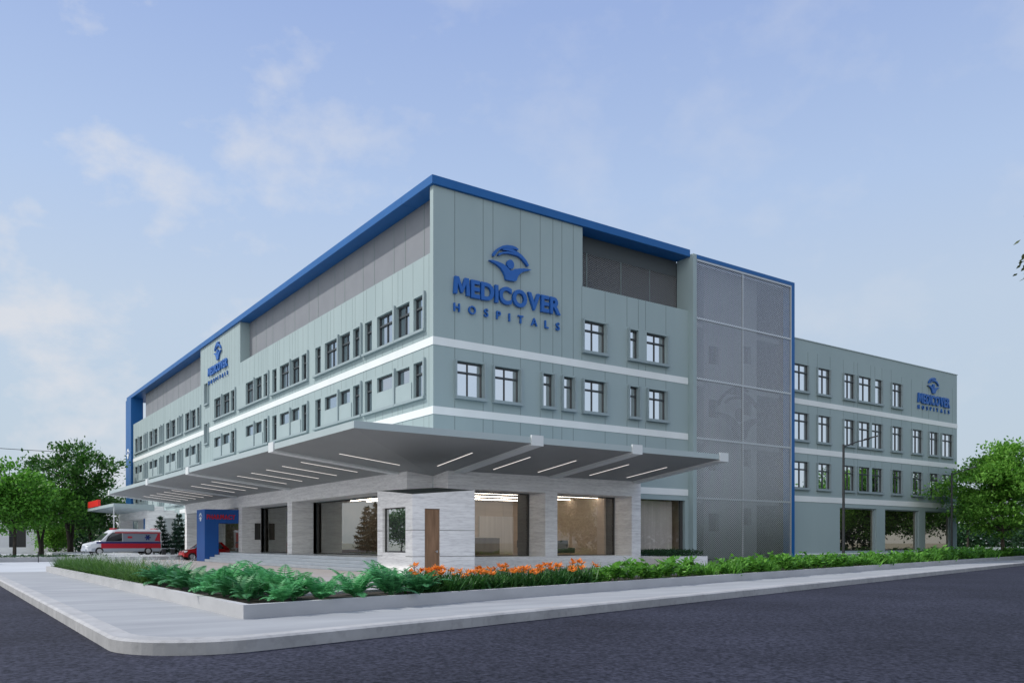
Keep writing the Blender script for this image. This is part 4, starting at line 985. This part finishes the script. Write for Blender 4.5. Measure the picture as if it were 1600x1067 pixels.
for s in (-1,1):
    m=MB(); y0,y1=(s*hw,s*(hw+.012))
    m.box(-3.1,2.2,*sorted((y0,y1)),.615,1.06); local(m.build('red_stripe',M['van_red']),A)
    m=MB(); m.box(-3.1,2.6,*sorted((y0-s*.0,y1)),1.064,1.22); local(m.build('blue_stripe',M['van_blue']),A)
    m=MB(); m.prism([(-2.95,s*(hw+.0),1.224),(.3,s*(hw+.0),1.224),(.3,s*(hw-.06),2.0),(-2.95,s*(hw-.06),2.0)],(0,s*.018,0)); local(m.build('side_panel',M['van_panel']),A)
    m=MB(); m.prism([(-3.1,s*(hw-.028),2.02),(1.0,s*(hw-.028),2.02),(1.0,s*(hw-.035),2.12),(-3.1,s*(hw-.035),2.12)],(0,s*.05,0)); local(m.build('roof_stripe',M['van_red']),A)
    m=MB(); m.prism([(-3.05,s*hw*.985,1.23),(-2.5,s*hw*.985,1.23),(-2.85,s*hw*.955,2.0),(-3.05,s*hw*.955,2.0)],(0,s*.03,0)); local(m.build('rear_chevron',M['van_red']),A)
    m=MB(); m.prism([(.40,s*(hw-.005),1.27),(1.80,s*(hw-.005),1.27),(1.62,s*(hw-.04),1.70),(1.22,s*(hw-.06),2.06),(.40,s*(hw-.06),2.06)],(0,s*.03,0)); local(m.build('cab_window',M['car_glass']),A)
    m=MB(); c=(-1.9,s*(hw-.02),1.62)
    for k in range(3):
        a=math.pi*k/3; u=(math.cos(a)*.27,math.sin(a)*.27); n=(-math.sin(a)*.06,math.cos(a)*.06)
        m.prism([(c[0]+u[0]+n[0],c[1]+s*.001*k,c[2]+u[1]+n[1]),(c[0]-u[0]+n[0],c[1]+s*.001*k,c[2]-u[1]+n[1]),(c[0]-u[0]-n[0],c[1]+s*.001*k,c[2]-u[1]-n[1]),(c[0]+u[0]-n[0],c[1]+s*.001*k,c[2]+u[1]-n[1])],(0,s*.03,0))
    local(m.build('star_emblem',M['van_blue']),A)
    m=MB(); m.prism([(-.5,s*(hw-.02),1.55),(-.1,s*(hw-.02),1.55),(-.1,s*(hw-.03),1.72),(-.5,s*(hw-.03),1.72)],(0,s*.03,0)); local(m.build('side_badge',M['van_red']),A)
    m=MB(); m.loft([[(3.36,s*.5,.72),(3.3,s*.82,.72),(3.05,s*.93,.80),(3.05,s*.93,1.0),(3.28,s*.80,.98),(3.36,s*.5,.92)],[(3.40,s*.5,.74),(3.36,s*.84,.74),(3.08,s*.955,.82),(3.08,s*.955,.98),(3.34,s*.82,.96),(3.40,s*.5,.90)]]); local(m.build('headlight',M['lamp_glass']),A)
    wheel(A,2.35,s*.86,.36,.26,s); wheel(A,-1.95,s*.86,.36,.26,s)
m=MB(); m.prism([(2.22,-.82,1.31),(2.22,.82,1.31),(1.56,.72,2.0),(1.56,-.72,2.0)],(.03,0,.02)); local(m.build('windscreen',M['car_glass']),A)
m=MB(); m.box(3.3,3.46,-.75,.75,.36,.56); m.box(3.36,3.43,-.45,.45,.62,.86); local(m.build('front_bumper',M['van_silver']),A)
m=MB(); m.box(-3.05,3.0,-hw-.006,-hw+.02,.33,.61); m.box(-3.05,3.0,hw-.02,hw+.006,.33,.61); local(m.build('lower_panel',M['van_silver']),A)
m=MB(); m.box(.75,1.0,-.7,.7,2.38,2.48); m.box(-2.9,-2.7,-.7,.7,2.39,2.47); local(m.build('light_bar',M['van_red']),A)

K=thing('parked_car','small red hatchback half hidden behind the blue portal','car',(-2.75,33.2,-.1),R_(180))
m=MB()
m.loft([ring(1.92,.36,.62,.62,.55,.1),ring(1.8,.28,.74,.80,.70,.12),ring(1.4,.24,.86,.86,.76,.12),ring(.85,.22,.96,.88,.80,.12),ring(-1.5,.22,.98,.88,.80,.12),ring(-1.85,.30,.95,.82,.74,.12)]); local(m.build('body',M['car_red'],bevel=.02),K)
m=MB(); m.loft([[(.95,-.76,.93),(.95,.76,.93),(.25,.60,1.44),(.25,-.60,1.44)],[(-1.75,-.76,.93),(-1.75,.76,.93),(-1.25,.6,1.42),(-1.25,-.6,1.42)]]); gh=local(m.build('greenhouse',M['car_glass']),K)
m=MB(); m.loft([[(.28,-.62,1.42),(.28,.62,1.42),(.2,.58,1.49),(.2,-.58,1.49)],[(-1.3,-.62,1.40),(-1.3,.62,1.40),(-1.22,.58,1.47),(-1.22,-.58,1.47)]])
for s in (-1,1):
    m.prism([(.98,s*.775,.93),(.86,s*.775,.93),(.22,s*.615,1.43),(.32,s*.615,1.43)],(0,-s*.03,0)); m.prism([(-.35,s*.77,.95),(-.45,s*.77,.95),(-.45,s*.62,1.42),(-.35,s*.62,1.42)],(0,-s*.03,0)); m.prism([(-1.4,s*.77,.95),(-1.75,s*.77,.95),(-1.28,s*.615,1.42),(-1.1,s*.615,1.42)],(0,-s*.03,0))
local(m.build('roof',M['car_red']),K)
for s in (-1,1):
    wheel(K,1.2,s*.80,.31,.2,s); wheel(K,-1.2,s*.80,.31,.2,s)
    m=MB(); m.loft([[(1.78,s*.5,.62),(1.66,s*.82,.62),(1.5,s*.84,.78),(1.74,s*.5,.76)],[(1.90,s*.5,.60),(1.76,s*.84,.62),(1.52,s*.88,.78),(1.82,s*.5,.78)]]); local(m.build('headlight',M['lamp_glass']),K)
m=MB(); m.box(1.84,1.97,-.66,.66,.26,.42); local(m.build('front_bumper',M['tyre']),K)

# ------------------------------------------------------------------ far left: house, walls, posts, cable
H=thing('white_house','white rendered house with tall dark openings and dark roof behind trees','house',(-13,96,-.2))
m=MB(); facade(m,'R',-26,-8.4,-.2,6.6,[(-16.9,-14.8,-.2,4.6),(-12.6,-10.6,-.2,3.6),(-24,-21.5,-.2,4.6)],.5,at=92)
m.quad((-8.4,92,-.2),(-8.4,104,-.2),(-8.4,104,6.6),(-8.4,92,6.6)); m.quad((-26,92,-.2),(-26,104,-.2),(-26,104,6.6),(-26,92,6.6)); m.quad((-26,104,-.2),(-8.4,104,-.2),(-8.4,104,6.6),(-26,104,6.6)); m.build('wall',M['house'],H,fix=False)
for a,b,t_ in ((-16.9,-14.8,4.6),(-12.6,-10.6,3.6),(-24,-21.5,4.6)):
    m=MB(); m.box(a,b,92.5,92.6,-.2,t_); m.build('opening',M['dark'],H)
m=MB(); m.loft([[(-27,91,6.6),(-7.4,91,6.6),(-7.4,105,6.6),(-27,105,6.6)],[(-21,96.5,10.6),(-12.5,96.5,10.6),(-12.5,99.5,10.6),(-21,99.5,10.6)]]); m.build('roof',M['roof_dark'],H)
m=MB(); m.box(-24,-5.5,86,86.25,-.2,.75); tag(m.build('boundary_wall',M['house']),'low white boundary wall in front of the white house','wall')
m=MB(); m.prism([(66,16,-.2),(130,-2.5,-.2),(130.1,-2.2,-.2),(66.1,16.3,-.2)],(0,0,.98)); tag(m.build('boundary_wall',M['house']),'low white boundary wall beyond the right end of the wing','wall')
t=thing('bollard','grey square bollard right behind the ambulance, left one','bollard',(-3.25,45.4,.2),group='grey bollards on the ambulance bay')
m=MB(); m.box(-.16,.16,-.16,.16,0,.55); local(m.build('post',M['pole'],bevel=.02),t); m=MB(); m.box(-.18,.18,-.18,.18,.551,.6); local(m.build('cap',M['van_silver'],bevel=.01),t)
c=dup(t,label='grey square bollard nearer the conifers, right one'); c.location=(-2.55,45.0,.2)
m=MB(); m.cyl((-14.9,31.4,-.1),(-14.9,31.4,.62),.03,.03,8); m.cyl((-14.9,31.4,.60),(-14.9,31.4,.66),.05,.05,8); tag(m.build('marker_post',M['pole']),'thin dark marker post standing by the driveway at the left','post')
def atd(px,py,d):
    a=(px-800)/1295;b=(848-py)/1295; return Vector((CX+d*(a*.8177+.5755),CY+d*(a*-.5758+.8176),1.3+d*b))
m=MB(); p0=atd(-260,672,80); p1=atd(110,706,104); prev=p0
for k in range(1,13):
    t_=k/12; q=p0.lerp(p1,t_)-Vector((0,0,1.0*4*t_*(1-t_)*.35)); m.cyl(prev,q,.035,.035,5,caps=False); prev=q
tag(m.build('power_cable',M['pole']),'thin dark power cable crossing the sky at the left edge','cable')
